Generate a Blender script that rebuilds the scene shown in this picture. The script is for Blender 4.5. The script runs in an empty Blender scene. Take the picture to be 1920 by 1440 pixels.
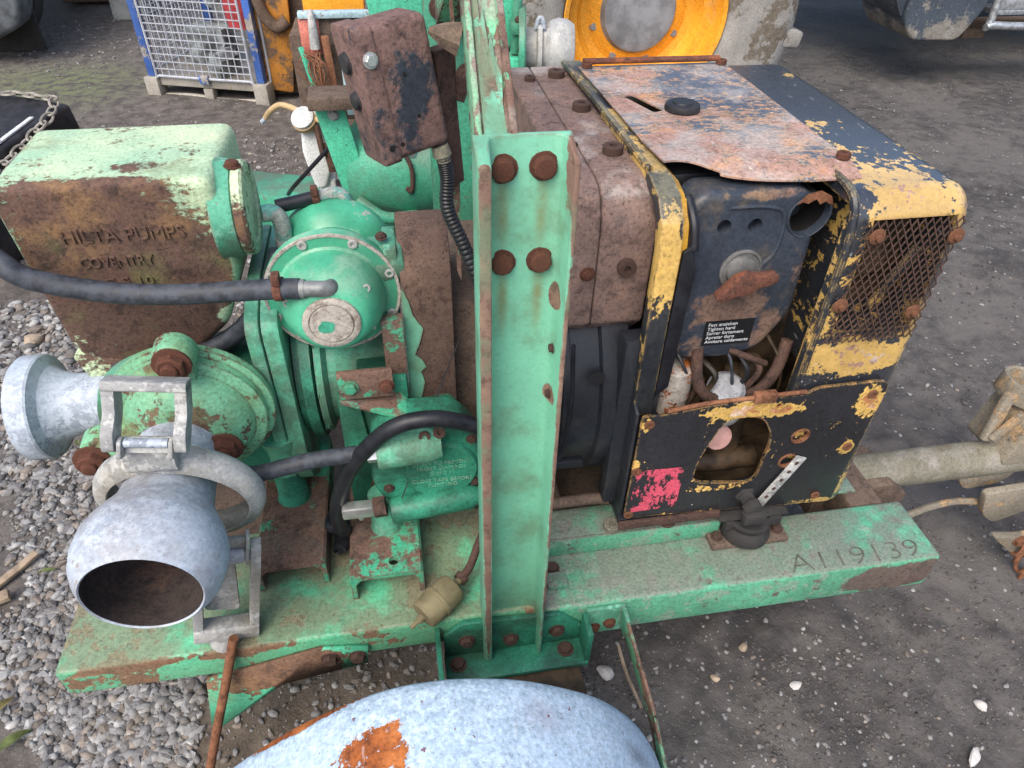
import bpy, bmesh, math, random
import numpy as np
from mathutils import Vector, Matrix

random.seed(7)
rng = np.random.default_rng(11)
scene = bpy.context.scene
col = scene.collection
R = math.radians

# ------------------------------------------------------------------ camera
PITCH, YAW, ROLL = R(40.0), R(10.3), R(1.3)
Fv = Vector((math.sin(YAW) * math.cos(PITCH), math.cos(YAW) * math.cos(PITCH), -math.sin(PITCH)))
R0 = Vector((math.cos(YAW), -math.sin(YAW), 0))
U0 = Vector((math.sin(YAW) * math.sin(PITCH), math.cos(YAW) * math.sin(PITCH), math.cos(PITCH)))
Rv = R0 * math.cos(ROLL) + U0 * math.sin(ROLL)
Uv = U0 * math.cos(ROLL) - R0 * math.sin(ROLL)
cd = bpy.data.cameras.new('camera')
cam = bpy.data.objects.new('camera', cd)
col.objects.link(cam)
m = Matrix((Rv, Uv, -Fv)).transposed().to_4x4()
m.translation = Vector((0, 0, 1.55))
cam.matrix_world = m
cd.sensor_width = 36
cd.lens = 1331.0 / 1920.0 * 36
cd.clip_start = 0.02
cd.clip_end = 300
scene.camera = cam

# ------------------------------------------------------------------ light
SUN_EL, SUN_AZ = R(52), R(215)          # azimuth measured clockwise from +Y
world = bpy.data.worlds.new('World')
scene.world = world
world.use_nodes = True
wn = world.node_tree
wn.nodes.clear()
sky = wn.nodes.new('ShaderNodeTexSky')
sky.sky_type = 'NISHITA'
sky.sun_disc = False
sky.sun_elevation = SUN_EL
sky.sun_rotation = SUN_AZ
sky.air_density = 1.0
sky.dust_density = 4.0
sky.ozone_density = 1.0
bg = wn.nodes.new('ShaderNodeBackground')
bg.inputs['Strength'].default_value = 0.15
wo = wn.nodes.new('ShaderNodeOutputWorld')
wn.links.new(sky.outputs[0], bg.inputs[0])
wn.links.new(bg.outputs[0], wo.inputs[0])
sd = bpy.data.lights.new('sun', 'SUN')
sd.energy = 1.15
sd.angle = R(40)
sd.color = (1.0, 0.96, 0.9)
sun = bpy.data.objects.new('sun', sd)
col.objects.link(sun)
sdir = Vector((math.sin(SUN_AZ) * math.cos(SUN_EL), math.cos(SUN_AZ) * math.cos(SUN_EL), math.sin(SUN_EL)))
sun.rotation_euler = sdir.to_track_quat('Z', 'Y').to_euler()
sun.location = sdir * 20

scene.render.engine = 'CYCLES'
scene.render.resolution_x, scene.render.resolution_y = 1024, 768
scene.view_settings.view_transform = 'Standard'
scene.view_settings.look = 'None'
scene.view_settings.gamma = 1
scene.view_settings.use_curve_mapping = False
scene.view_settings.exposure = 0.88
scene.cycles.max_bounces = 4
scene.cycles.diffuse_bounces = 3
scene.cycles.glossy_bounces = 3


# ------------------------------------------------------------------ node helpers
class NT:
    def __init__(s, name):
        s.m = bpy.data.materials.new(name)
        s.m.use_nodes = True
        s.t = s.m.node_tree
        s.t.nodes.clear()
        s.out = s.t.nodes.new('ShaderNodeOutputMaterial')
        s.b = s.t.nodes.new('ShaderNodeBsdfPrincipled')
        s.t.links.new(s.b.outputs[0], s.out.inputs[0])
        s.P = s.t.nodes.new('ShaderNodeTexCoord').outputs['Object']
        s._geo = None

    def link(s, a, b):
        s.t.links.new(a, b)

    def put(s, sock, v):
        if hasattr(v, 'node'):
            s.t.links.new(v, sock)
        elif isinstance(v, (tuple, list)) and len(v) == 3 and sock.type == 'RGBA':
            sock.default_value = (*v, 1)
        else:
            sock.default_value = v

    def math(s, op, a, b=0.0, clamp=False):
        n = s.t.nodes.new('ShaderNodeMath')
        n.operation = op
        n.use_clamp = clamp
        s.put(n.inputs[0], a)
        s.put(n.inputs[1], b)
        return n.outputs[0]

    def vmath(s, op, a, b=(0, 0, 0)):
        n = s.t.nodes.new('ShaderNodeVectorMath')
        n.operation = op
        s.put(n.inputs[0], a)
        s.put(n.inputs[1], b)
        return n.outputs['Value' if op in ('LENGTH', 'DISTANCE') else 'Vector']

    def noise(s, scale, detail=4, rough=0.6, vec=None, dist=0.0):
        n = s.t.nodes.new('ShaderNodeTexNoise')
        s.put(n.inputs['Vector'], vec if vec is not None else s.P)
        n.inputs['Scale'].default_value = scale
        n.inputs['Detail'].default_value = detail
        n.inputs['Roughness'].default_value = rough
        n.inputs['Distortion'].default_value = dist
        return n.outputs[0]

    def voro(s, scale, vec=None):
        n = s.t.nodes.new('ShaderNodeTexVoronoi')
        s.put(n.inputs['Vector'], vec if vec is not None else s.P)
        n.inputs['Scale'].default_value = scale
        return n.outputs

    def ss(s, x, lo, hi, a=0.0, b=1.0, lin=False):
        n = s.t.nodes.new('ShaderNodeMapRange')
        n.interpolation_type = 'LINEAR' if lin else 'SMOOTHSTEP'
        s.put(n.inputs[0], x)
        n.inputs[1].default_value = lo
        n.inputs[2].default_value = hi
        n.inputs[3].default_value = a
        n.inputs[4].default_value = b
        return n.outputs[0]

    def mix(s, f, a, b):
        n = s.t.nodes.new('ShaderNodeMix')
        n.data_type = 'RGBA'
        s.put(n.inputs[0], f)
        s.put(n.inputs[6], a)
        s.put(n.inputs[7], b)
        return n.outputs[2]

    def sep(s, v):
        n = s.t.nodes.new('ShaderNodeSeparateXYZ')
        s.link(v, n.inputs[0])
        return n.outputs

    def geo(s):
        if s._geo is None:
            s._geo = s.t.nodes.new('ShaderNodeNewGeometry')
        return s._geo.outputs

    def blob(s, c, r, inner=0.25):
        d = s.vmath('SUBTRACT', s.P, c)
        d = s.vmath('DIVIDE', d, r if isinstance(r, (tuple, list)) else (r, r, r))
        return s.ss(s.vmath('LENGTH', d), inner, 1.0, 1.0, 0.0)

    def edge(s, rad):
        n = s.t.nodes.new('ShaderNodeBevel')
        n.samples = 3
        n.inputs[0].default_value = rad
        d = s.t.nodes.new('ShaderNodeVectorMath')
        d.operation = 'DOT_PRODUCT'
        s.link(n.outputs[0], d.inputs[0])
        s.link(s.geo()['Normal'], d.inputs[1])
        return s.ss(d.outputs['Value'], 0.99, 0.72, 0, 1, lin=True)

    def bump(s, h, strength=0.4, dist=0.002):
        n = s.t.nodes.new('ShaderNodeBump')
        n.inputs['Strength'].default_value = strength
        n.inputs['Distance'].default_value = dist
        s.link(h, n.inputs['Height'])
        s.link(n.outputs[0], s.b.inputs['Normal'])


RUST = ((0.055, 0.027, 0.02), (0.135, 0.066, 0.047), (0.24, 0.11, 0.062))
RUSTG = ((0.075, 0.045, 0.035), (0.15, 0.088, 0.066), (0.21, 0.125, 0.085))
ORANGE = ((0.12, 0.035, 0.012), (0.3, 0.085, 0.02), (0.45, 0.15, 0.04))


def worn(name, layers, rust=RUST, sc=7, edge=0.0, blobs=(), stains=(), dirt=None, fleck=None, rough=0.45,
         bump=0.35, stretch=(1, 1, 1), fine=0.3, sharp=0.025, var=0.25, scratch=0.0, vary_col=None, axisgrad=None, grain=0.3, mottle=None, pits=0.55, spec=0.4):
    """paint layers [(colour, threshold)...] peeling down to rust as the wear field grows"""
    t = NT(name)
    P = t.P
    if stretch != (1, 1, 1):
        P = t.vmath('MULTIPLY', t.P, stretch)
    n1 = t.noise(sc, 5, 0.62, P)
    n2 = t.noise(sc * 7, 4, 0.7, P)
    w = t.math('ADD', t.math('MULTIPLY', n1, 1 - fine), t.math('MULTIPLY', n2, fine))
    for c, r, a in blobs:
        w = t.math('ADD', w, t.math('MULTIPLY', t.blob(c, r), a))
    if axisgrad:
        ax, lo, hi, a = axisgrad
        w = t.math('ADD', w, t.ss(t.sep(t.P)[ax], lo, hi, 0, a))
    if edge:
        e = t.edge(0.006)
        w = t.math('ADD', w, t.math('MULTIPLY', t.math('MULTIPLY', e, t.ss(n2, 0.32, 0.6)), edge))
    rn = t.noise(30, 4, 0.82)
    rc = t.mix(t.ss(rn, 0.33, 0.52), rust[0], rust[1])
    rc = t.mix(t.ss(t.math('ADD', t.math('MULTIPLY', t.noise(9, 3), 0.65), t.math('MULTIPLY', rn, 0.35)), 0.5, 0.66), rc, rust[2])
    c = rc
    paintmask = None
    for colr, th in reversed(layers):
        v = t.noise(3.5, 4, 0.6)
        dk = tuple(k * (1 - var) for k in colr)
        lt = tuple(min(1, k * (1 + var * 0.6)) for k in colr)
        if vary_col is not None and (colr, th) == layers[0]:
            dk = vary_col
        pc = t.mix(t.ss(v, 0.35, 0.65), dk, lt)
        mk = t.ss(w, th - sharp, th + sharp, 1, 0)
        c = t.mix(mk, c, pc)
        paintmask = mk if paintmask is None else t.math('MAXIMUM', paintmask, mk)
    if mottle:
        colr, ms, mth = mottle
        mn_ = t.noise(ms, 4, 0.75)
        c = t.mix(t.math('MULTIPLY', t.ss(mn_, mth - 0.03, mth + 0.03), paintmask), c, colr)
    for cc, rr, a, colr in stains:
        f = t.math('MULTIPLY', t.blob(cc, rr, 0.0), t.ss(n2, 0.25, 0.6, 0.35, 1.0))
        c = t.mix(t.math('MULTIPLY', f, a), c, colr)
    if fleck:
        colr, amt, fs = fleck
        fl = t.noise(fs, 2, 0.5)
        c = t.mix(t.ss(fl, 0.74 - amt, 0.77 - amt), c, colr)
    if scratch:
        sp = t.vmath('MULTIPLY', t.P, (35, 8, 35))
        sc1 = t.noise(3, 3, 0.5, sp)
        c = t.mix(t.math('MULTIPLY', t.ss(sc1, 0.68, 0.72), scratch), c, (0.5, 0.5, 0.5))
    if dirt:
        colr, amt, up = dirt
        dn = t.noise(8, 5, 0.65)
        f = t.ss(dn, 0.62 - amt * 0.4, 0.80 - amt * 0.4)
        if up:
            nz = t.sep(t.geo()['Normal'])[2]
            f = t.math('MULTIPLY', f, t.ss(nz, 0.3, 0.9, 1 - up, 1.0))
        f = t.math('MULTIPLY', f, min(1.0, 0.45 + amt * 0.5))
        c = t.mix(f, c, colr)
    gr_ = t.noise(170, 3, 0.75)
    if pits:
        pm = t.ss(gr_, 0.40, 0.33, 0, pits)
        if paintmask is not None:
            pm = t.math('MULTIPLY', pm, t.ss(paintmask, 0, 1, 1.0, 0.35))
        c = t.mix(pm, c, tuple(k * 0.35 for k in rust[0]))
    hv = t.t.nodes.new('ShaderNodeHueSaturation')
    t.put(hv.inputs['Color'], c)
    t.put(hv.inputs['Value'], t.math('ADD', t.ss(gr_, 0.3, 0.7, 1 - grain, 1 + grain, lin=True), t.math('MULTIPLY', t.math('SUBTRACT', n2, 0.5), grain * 1.6)))
    c = hv.outputs[0]
    t.put(t.b.inputs['Base Color'], c)
    rg = t.ss(paintmask, 0, 1, 0.88, rough) if paintmask is not None else 0.88
    if paintmask is not None:
        rg = t.math('ADD', rg, t.math('MULTIPLY', t.math('SUBTRACT', n2, 0.5), 0.35), clamp=True)
    t.put(t.b.inputs['Roughness'], rg)
    t.b.inputs['Specular IOR Level'].default_value = spec
    if spec > 0.8:
        t.b.inputs['Coat Weight'].default_value = 0.7
        t.b.inputs['Coat Roughness'].default_value = 0.28
        t.b.inputs['Coat IOR'].default_value = 1.6
    h = t.math('MULTIPLY', rn, 0.6)
    if paintmask is not None:
        h = t.math('ADD', t.math('MULTIPLY', rn, t.ss(paintmask, 0, 1, 0.6, 0.12)), t.math('MULTIPLY', paintmask, 0.55))
    h = t.math('ADD', h, t.math('MULTIPLY', gr_, 0.25))
    t.bump(h, bump, 0.0035)
    return t.m


def simple(name, c, rough=0.6, metal=0.0, var=0.2, sc=20, bump=0.15, c2=None, lo=0.35, hi=0.65, spec=0.4):
    t = NT(name)
    n = t.noise(sc, 5, 0.65)
    a = tuple(k * (1 - var) for k in c)
    b = c2 if c2 else tuple(min(1, k * (1 + var)) for k in c)
    t.put(t.b.inputs['Base Color'], t.mix(t.ss(n, lo, hi), a, b))
    t.put(t.b.inputs['Roughness'], t.ss(n, 0.2, 0.8, rough * 0.8, min(1, rough * 1.2)))
    t.b.inputs['Metallic'].default_value = metal
    t.b.inputs['Specular IOR Level'].default_value = spec
    t.bump(n, bump, 0.003)
    return t.m


GREEN = (0.165, 0.45, 0.305)
GREEND = (0.035, 0.25, 0.15)
PALEG = (0.36, 0.54, 0.25)
BLACKP = (0.022, 0.025, 0.032)
BLUEB = (0.027, 0.031, 0.038)
YEL = (0.60, 0.385, 0.11)
DUST = (0.20, 0.185, 0.14)
STAIN = (0.17, 0.13, 0.03)

M = {}
M['post'] = worn('green paint on post', [(GREEN, 0.648)], rust=((0.095, 0.05, 0.038), (0.185, 0.115, 0.085), (0.26, 0.17, 0.12)), sc=5, edge=0.42, sharp=0.015, var=0.14, bump=0.22, rough=0.38, grain=0.07, pits=0.4,
                 stains=[((bx, 0.745, bz - 0.05), (0.012, 0.03, 0.075), 0.75, STAIN) for bx, bz in
                         ((0.119, 1.228), (0.165, 1.229), (0.12, 1.109), (0.165, 1.109))] + [((0.15, 0.74, 0.28), (0.09, 0.05, 0.09), 0.6, (0.05, 0.06, 0.035)), ((0.11, 0.74, 0.62), (0.012, 0.02, 0.2), 0.35, STAIN)],
                 blobs=[((0.195, 0.72, 1.21), (0.012, 0.05, 0.11), 0.35), ((0.145, 0.73, 1.262), (0.05, 0.04, 0.022), 0.12),
                        ((0.094, 0.698, 0.9), (0.012, 0.012, 0.9), 0.42), ((0.195, 0.70, 0.8), (0.006, 0.02, 0.8), 0.24),
                        ((0.188, 0.74, 1.06), (0.012, 0.03, 0.03), 0.3), ((0.188, 0.74, 0.90), (0.012, 0.03, 0.02), 0.3)],
                 dirt=((0.12, 0.2, 0.12), 0.42, 0), fleck=((0.03, 0.10, 0.065), -0.03, 55))
M['beam'] = worn('peeling green on beam', [((0.16, 0.46, 0.26), 0.5)], sc=9, stretch=(2.5, 0.5, 1), sharp=0.01, edge=0.3,
                 rust=RUSTG, bump=0.6, dirt=((0.3, 0.26, 0.22), 0.3, 0.5))
M['chassis'] = worn('dirty green chassis', [((0.09, 0.39, 0.23), 0.60)], sc=6, edge=0.22, dirt=((0.165, 0.165, 0.14), 0.78, 0.78), mottle=((0.20, 0.33, 0.24), 25, 0.56),
                    blobs=[((0.95, 0.72, 0.30), (0.17, 0.03, 0.07), 0.5), ((0.93, 0.80, 0.35), (0.12, 0.1, 0.01), 0.04)],
                    rust=((0.06, 0.04, 0.035), (0.105, 0.07, 0.058), (0.15, 0.1, 0.08)), bump=0.5,
                    fleck=((0.42, 0.5, 0.42), 0.0, 90),
                    stains=[((0.50, 0.76, 0.352), (0.010, 0.010, 0.01), 0.95, (0.01, 0.03, 0.02)),
                            ((0.525, 0.755, 0.352), (0.009, 0.008, 0.01), 0.95, (0.01, 0.03, 0.02)),
                            ((0.60, 0.745, 0.352), (0.012, 0.009, 0.01), 0.95, (0.01, 0.03, 0.02))])
M['deck'] = worn('dusty green deck', [((0.10, 0.42, 0.24), 0.555)], sc=8, edge=0.25, dirt=((0.18, 0.19, 0.12), 0.74, 0.7),
                 blobs=[((-0.42, 0.733, 0.352), (0.3, 0.02, 0.022), 0.16)], bump=0.6, sharp=0.012,
                 rust=((0.09, 0.04, 0.025), (0.17, 0.075, 0.045), (0.27, 0.13, 0.07)), fleck=((0.4, 0.5, 0.3), 0.02, 120))
M['support'] = worn('green over rust support', [((0.06, 0.36, 0.21), 0.49)], sc=6, edge=0.3, rust=RUSTG, bump=0.55,
                    dirt=((0.12, 0.11, 0.09), 0.35, 0), blobs=[((-0.26, 0.95, 0.43), (0.12, 0.2, 0.08), 0.12)])
M['cast'] = worn('green cast iron', [((0.105, 0.385, 0.25), 0.645)], sc=12, fine=0.42, edge=0.25, bump=0.5, grain=0.2, mottle=((0.17, 0.43, 0.31), 30, 0.58),
                 rust=((0.1, 0.08, 0.06), (0.25, 0.24, 0.21), (0.30, 0.27, 0.23)), dirt=((0.085, 0.12, 0.08), 0.55, 0), var=0.35)
M['castdark'] = worn('dark green grimy casting', [((0.03, 0.20, 0.125), 0.66)], sc=9, edge=0.15, bump=0.6,
                     rust=((0.09, 0.05, 0.04), (0.16, 0.12, 0.09), (0.2, 0.3, 0.22)), dirt=((0.02, 0.05, 0.035), 0.55, 0), var=0.45,
                     fleck=((0.10, 0.42, 0.3), 0.02, 70))
M['dome'] = worn('glossy green dome', [((0.075, 0.42, 0.25), 0.625)], sc=14, fine=0.42, edge=0.3, bump=0.2, rough=0.33, var=0.4, grain=0.1, pits=0.4,
                 rust=((0.25, 0.24, 0.22), (0.42, 0.42, 0.38), (0.5, 0.5, 0.48)), dirt=((0.30, 0.42, 0.32), 0.35, 0.9), fleck=((0.45, 0.5, 0.45), -0.04, 40))
M['cover'] = worn('rust speckled green cover', [((0.19, 0.47, 0.28), 0.56)], sc=22, edge=0.3, bump=0.6,
                  rust=((0.075, 0.035, 0.028), (0.135, 0.07, 0.05), (0.2, 0.1, 0.065)), dirt=((0.18, 0.27, 0.12), 0.35, 0),
                  blobs=[((-0.42, 0.93, 0.69), (0.16, 0.05, 0.06), 0.3), ((-0.39, 0.915, 0.745), (0.07, 0.05, 0.05), 0.12), ((-0.36, 0.92, 0.76), (0.05, 0.06, 0.05), 0.1)])
M['tank'] = worn('rusty cast tank', [((0.48, 0.57, 0.36), 0.57)], sc=9, bump=0.9, vary_col=(0.27, 0.46, 0.31), stretch=(1, 1, 1.3), sharp=0.045,
                 rust=((0.055, 0.033, 0.026), (0.115, 0.066, 0.05), (0.20, 0.115, 0.058)), edge=0.12, fine=0.5,
                 blobs=[((-0.44, 1.028, 0.885), (0.38, 0.095, 0.315), 0.52), ((-0.30, 1.06, 0.84), (0.05, 0.05, 0.045), -0.42), ((-0.44, 1.06, 1.10), (0.3, 0.03, 0.02), 0.07),
                        ((-0.60, 1.08, 1.0), (0.03, 0.05, 0.16), -0.25), ((-0.265, 1.12, 0.95), (0.028, 0.1, 0.25), -0.3), ((-0.40, 1.12, 1.10), (0.07, 0.03, 0.03), 0.1), ((-0.50, 1.15, 1.10), (0.09, 0.025, 0.03), 0.08)],
                 dirt=((0.15, 0.15, 0.06), 0.26, 0), fleck=((0.16, 0.09, 0.06), 0.03, 42))
M['shroud'] = worn('brown rusted sheet', [((0.045, 0.052, 0.065), 0.36)], sc=5, rust=((0.10, 0.065, 0.056), (0.19, 0.125, 0.105), (0.27, 0.165, 0.125)),
                   bump=0.45, dirt=((0.42, 0.39, 0.36), 0.30, 0.9), sharp=0.06, fleck=((0.5, 0.48, 0.46), -0.02, 60),
                   blobs=[((0.35, 1.0, 0.9), (0.2, 0.1, 0.12), -0.07)])
M['guard'] = worn('brown pitted guard', [((0.05, 0.36, 0.21), 0.30)], sc=6, rust=((0.055, 0.033, 0.025), (0.105, 0.066, 0.05), (0.14, 0.088, 0.064)),
                  bump=0.8, fleck=((0.02, 0.012, 0.01), 0.07, 170), sharp=0.05,
                  blobs=[((0.045, 1.03, 0.635), (0.06, 0.06, 0.05), -0.3)])
M['boxrust'] = worn('rusty control box', [((0.035, 0.042, 0.058), 0.42)], sc=12, rust=((0.07, 0.042, 0.038), (0.155, 0.092, 0.08), (0.215, 0.125, 0.102)),
                    bump=0.5, sharp=0.05, fine=0.35, fleck=((0.55, 0.52, 0.5), -0.05, 60), blobs=[((0.03, 0.93, 1.27), (0.035, 0.1, 0.07), -0.14), ((0.025, 0.93, 1.20), (0.03, 0.1, 0.05), -0.06)], edge=0.1)
M['hood'] = worn('black over yellow hood', [(BLUEB, 0.55), (YEL, 0.69)], sc=9, fine=0.38, edge=0.13, bump=0.2, rough=0.3, scratch=0.45, spec=0.9, grain=0.15,
                 stretch=(1, 0.8, 1.2), sharp=0.008, rust=((0.16, 0.07, 0.04), (0.3, 0.17, 0.12), (0.5, 0.42, 0.36)),
                 blobs=[((0.78, 0.885, 1.085), (0.13, 0.11, 0.05), 0.145), ((0.80, 1.02, 1.11), (0.14, 0.08, 0.06), 0.05), ((0.87, 0.87, 1.075), (0.04, 0.06, 0.05), 0.16),
                        ((0.75, 0.85, 0.80), (0.13, 0.06, 0.055), 0.14), ((0.85, 0.86, 0.90), (0.03, 0.05, 0.12), 0.07), ((0.66, 0.86, 0.8), (0.03, 0.05, 0.08), 0.05), ((0.82, 0.86, 0.95), (0.1, 0.04, 0.06), -0.04),
                        ((0.79, 1.30, 1.10), (0.14, 0.25, 0.04), -0.1)],
                 fleck=((0.6, 0.6, 0.58), -0.03, 45))
M['lid'] = worn('scabby lid', [((0.085, 0.105, 0.14), 0.475), ((0.55, 0.36, 0.15), 0.492)], sc=13, bump=0.55, rough=0.45, scratch=0.35, sharp=0.03, stretch=(0.7, 1.3, 1), fine=0.5, spec=0.6,
                rust=((0.20, 0.11, 0.085), (0.33, 0.20, 0.165), (0.50, 0.24, 0.10)), dirt=((0.36, 0.33, 0.31), 0.45, 0.6),  # rust colours paled to carry the sky's reflection on this upward sheet
                blobs=[((0.62, 1.35, 1.115), (0.16, 0.35, 0.1), -0.07), ((0.48, 1.0, 1.115), (0.16, 0.16, 0.1), 0.08), ((0.45, 1.25, 1.115), (0.09, 0.2, 0.1), 0.06)],
                fleck=((0.66, 0.52, 0.36), 0.03, 75), mottle=((0.40, 0.22, 0.12), 35, 0.6))
M['band'] = worn('yellow black band', [((0.022, 0.026, 0.034), 0.60), (YEL, 0.76)], sc=12, sharp=0.008, bump=0.35, rough=0.4, edge=0.2, stretch=(1, 1, 0.6),
                 blobs=[((0.40, 0.885, 1.01), (0.05, 0.06, 0.13), 0.2), ((0.40, 1.1, 1.1), (0.05, 0.3, 0.04), 0.14)],
                 dirt=((0.20, 0.19, 0.13), 0.55, 0.9))
M['panel'] = worn('black chipped panel', [((0.022, 0.0225, 0.026), 0.62), (YEL, 0.76)], sc=15, fine=0.45, sharp=0.008, bump=0.3, rough=0.33, edge=0.3,
                  rust=((0.2, 0.06, 0.02), (0.35, 0.15, 0.06), (0.6, 0.5, 0.4)), fleck=((0.55, 0.55, 0.55), -0.035, 70),
                  blobs=[((0.60, 0.85, 0.712), (0.12, 0.04, 0.03), 0.24), ((0.50, 0.85, 0.718), (0.05, 0.04, 0.02), 0.17), ((0.565, 0.85, 0.512), (0.09, 0.04, 0.02), 0.19), ((0.78, 0.85, 0.435), (0.08, 0.04, 0.014), 0.2),
                         ((0.82, 0.85, 0.70), (0.04, 0.03, 0.06), 0.23), ((0.815, 0.85, 0.585), (0.022, 0.03, 0.028), 0.23),
                         ((0.395, 0.85, 0.70), (0.02, 0.03, 0.03), 0.18), ((0.388, 0.85, 0.60), (0.014, 0.03, 0.02), 0.18), ((0.66, 0.85, 0.70), (0.05, 0.04, 0.02), 0.15)])
M['ducts'] = worn('black duct paint', [((0.020, 0.023, 0.030), 0.70), (YEL, 0.8)], sc=9, bump=0.3, rough=0.4, sharp=0.01, dirt=((0.08, 0.07, 0.06), 0.3, 0.3),
                  fleck=((0.4, 0.4, 0.42), -0.05, 60))
M['filterp'] = worn('blue black filter cover', [((0.036, 0.046, 0.064), 0.60)], sc=7, bump=0.3, rough=0.42, sharp=0.04,
                    rust=((0.09, 0.06, 0.045), (0.16, 0.10, 0.075), (0.2, 0.13, 0.07)), dirt=((0.15, 0.115, 0.07), 0.22, 0), var=0.3,
                    blobs=[((0.55, 0.92, 1.085), (0.11, 0.06, 0.018), 0.18), ((0.55, 0.92, 0.885), (0.08, 0.05, 0.05), 0.16), ((0.64, 0.92, 0.83), (0.06, 0.05, 0.07), 0.11), ((0.65, 0.92, 0.94), (0.03, 0.05, 0.04), 0.1)],
                    fleck=((0.4, 0.4, 0.38), -0.06, 80))
M['fender'] = worn('flaking blue grey fender', [((0.40, 0.52, 0.64), 0.665)], sc=9, sharp=0.012, rust=ORANGE, bump=0.7, rough=0.55, var=0.18,
                   blobs=[((-0.10, 0.395, 0.63), (0.085, 0.065, 0.07), 0.235), ((-0.2, 0.475, 0.58), (0.18, 0.022, 0.12), 0.36), ((-0.15, 0.35, 0.6), (0.08, 0.04, 0.06), 0.2)], scratch=0.25,
                   fleck=((0.18, 0.10, 0.12), 0.03, 80), mottle=((0.46, 0.575, 0.685), 70, 0.52), pits=0.3,
                   stains=[((0.26, 0.40, 0.47), (0.07, 0.03, 0.07), 0.7, (0.08, 0.09, 0.11)), ((0.13, 0.42, 0.62), (0.05, 0.04, 0.05), 0.35, (0.2, 0.08, 0.1))])
M['bolt'] = worn('rusty bolt', [], rust=((0.06, 0.028, 0.02), (0.13, 0.05, 0.032), (0.27, 0.09, 0.035)), bump=0.9)
M['boltdark'] = worn('dark rusty bolt', [], rust=((0.035, 0.022, 0.018), (0.075, 0.042, 0.032), (0.12, 0.065, 0.045)), bump=0.7)
M['boltgreen'] = worn('painted bolt', [((0.06, 0.34, 0.2), 0.6)], sc=20, edge=0.2)
M['rustbar'] = worn('rust bar', [], rust=((0.09, 0.035, 0.02), (0.19, 0.08, 0.04), (0.28, 0.13, 0.07)), bump=0.8)
M['galv'] = worn('galvanised steel', [((0.335, 0.385, 0.455), 0.78)], sc=7, rough=0.5, bump=0.35, var=0.3, stretch=(1, 3, 1), rust=((0.2, 0.15, 0.12), (0.3, 0.24, 0.2), (0.35, 0.3, 0.26)), mottle=((0.42, 0.475, 0.545), 55, 0.5), dirt=((0.24, 0.235, 0.24), 0.45, 0), grain=0.16, pits=0.4, blobs=[((-0.47, 0.64, 0.75), (0.06, 0.05, 0.05), 0.2), ((-0.30, 0.65, 0.68), (0.03, 0.05, 0.06), 0.22)])
M['galvdull'] = worn('dull galvanised strap', [((0.34, 0.345, 0.34), 0.85)], sc=9, rough=0.55, bump=0.4, var=0.3, mottle=((0.42, 0.42, 0.40), 30, 0.52), dirt=((0.22, 0.20, 0.15), 0.35, 0), grain=0.18)
M['steel'] = simple('bright steel', (0.55, 0.55, 0.54), 0.35, 0.8, 0.15, 30)
M['hose'] = simple('rubber hose', (0.042, 0.048, 0.060), 0.6, 0, 0.4, 60, 0.35)
M['hosedark'] = simple('black hose', (0.012, 0.013, 0.017), 0.45, 0, 0.3, 40, 0.2)
M['conduit'] = simple('black conduit', (0.015, 0.016, 0.018), 0.4, 0, 0.2, 30, 0.1)
M['dark'] = simple('dark hole', (0.006, 0.006, 0.006), 0.9, 0, 0.2)
M['grime'] = simple('oily engine', (0.028, 0.020, 0.013), 0.6, 0, 0.5, 16, 0.6, (0.075, 0.048, 0.026))
M['brownplate'] = worn('brown mud steel', [], rust=((0.07, 0.05, 0.038), (0.115, 0.08, 0.06), (0.15, 0.11, 0.08)), bump=0.7)
M['drawbar'] = worn('algae grey tube', [((0.165, 0.155, 0.115), 0.58)], sc=6, rust=((0.09, 0.08, 0.06), (0.14, 0.12, 0.085), (0.22, 0.18, 0.09)), dirt=((0.33, 0.31, 0.29), 0.32, 0.4), bump=0.5, rough=0.75)
M['mud'] = worn('pale mud casting', [((0.22, 0.195, 0.15), 0.55)], sc=9, rust=((0.12, 0.1, 0.08), (0.3, 0.2, 0.11), (0.36, 0.25, 0.14)), bump=0.5, rough=0.8)
M['filter'] = simple('dusty fuel filter', (0.17, 0.145, 0.08), 0.7, 0, 0.25, 25, 0.3)
M['cap'] = worn('primer cap', [((0.05, 0.30, 0.19), 0.36)], sc=26, blobs=[((-0.127, 0.95, 0.893), (0.02, 0.03, 0.02), -0.3)], rust=((0.22, 0.18, 0.15), (0.36, 0.33, 0.29), (0.42, 0.38, 0.33)), bump=0.4)
M['pipeg'] = worn('chalky green pipe', [((0.12, 0.33, 0.28), 0.5)], sc=20, rust=((0.2, 0.2, 0.19), (0.3, 0.31, 0.29), (0.4, 0.42, 0.4)), bump=0.4)
M['pink'] = worn('scratched pink sticker', [((0.55, 0.075, 0.12), 0.515)], sc=26, rust=((0.018, 0.019, 0.023), (0.02, 0.02, 0.024), (0.03, 0.03, 0.03)), sharp=0.006, bump=0.15, stretch=(1, 1, 0.6), rough=0.4)
M['label'] = simple('black label', (0.008, 0.009, 0.011), 0.35)
M['print'] = simple('white print', (0.6, 0.62, 0.64), 0.5, 0, 0.1)
M['pinkplastic'] = simple('faded pink cap', (0.5, 0.28, 0.25), 0.5)
M['yellow'] = worn('orange wheel paint', [((0.78, 0.33, 0.025), 0.66)], sc=8, rust=((0.2, 0.08, 0.02), (0.4, 0.2, 0.04), (0.5, 0.25, 0.05)), dirt=((0.45, 0.32, 0.16), 0.15, 0), var=0.12)
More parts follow.
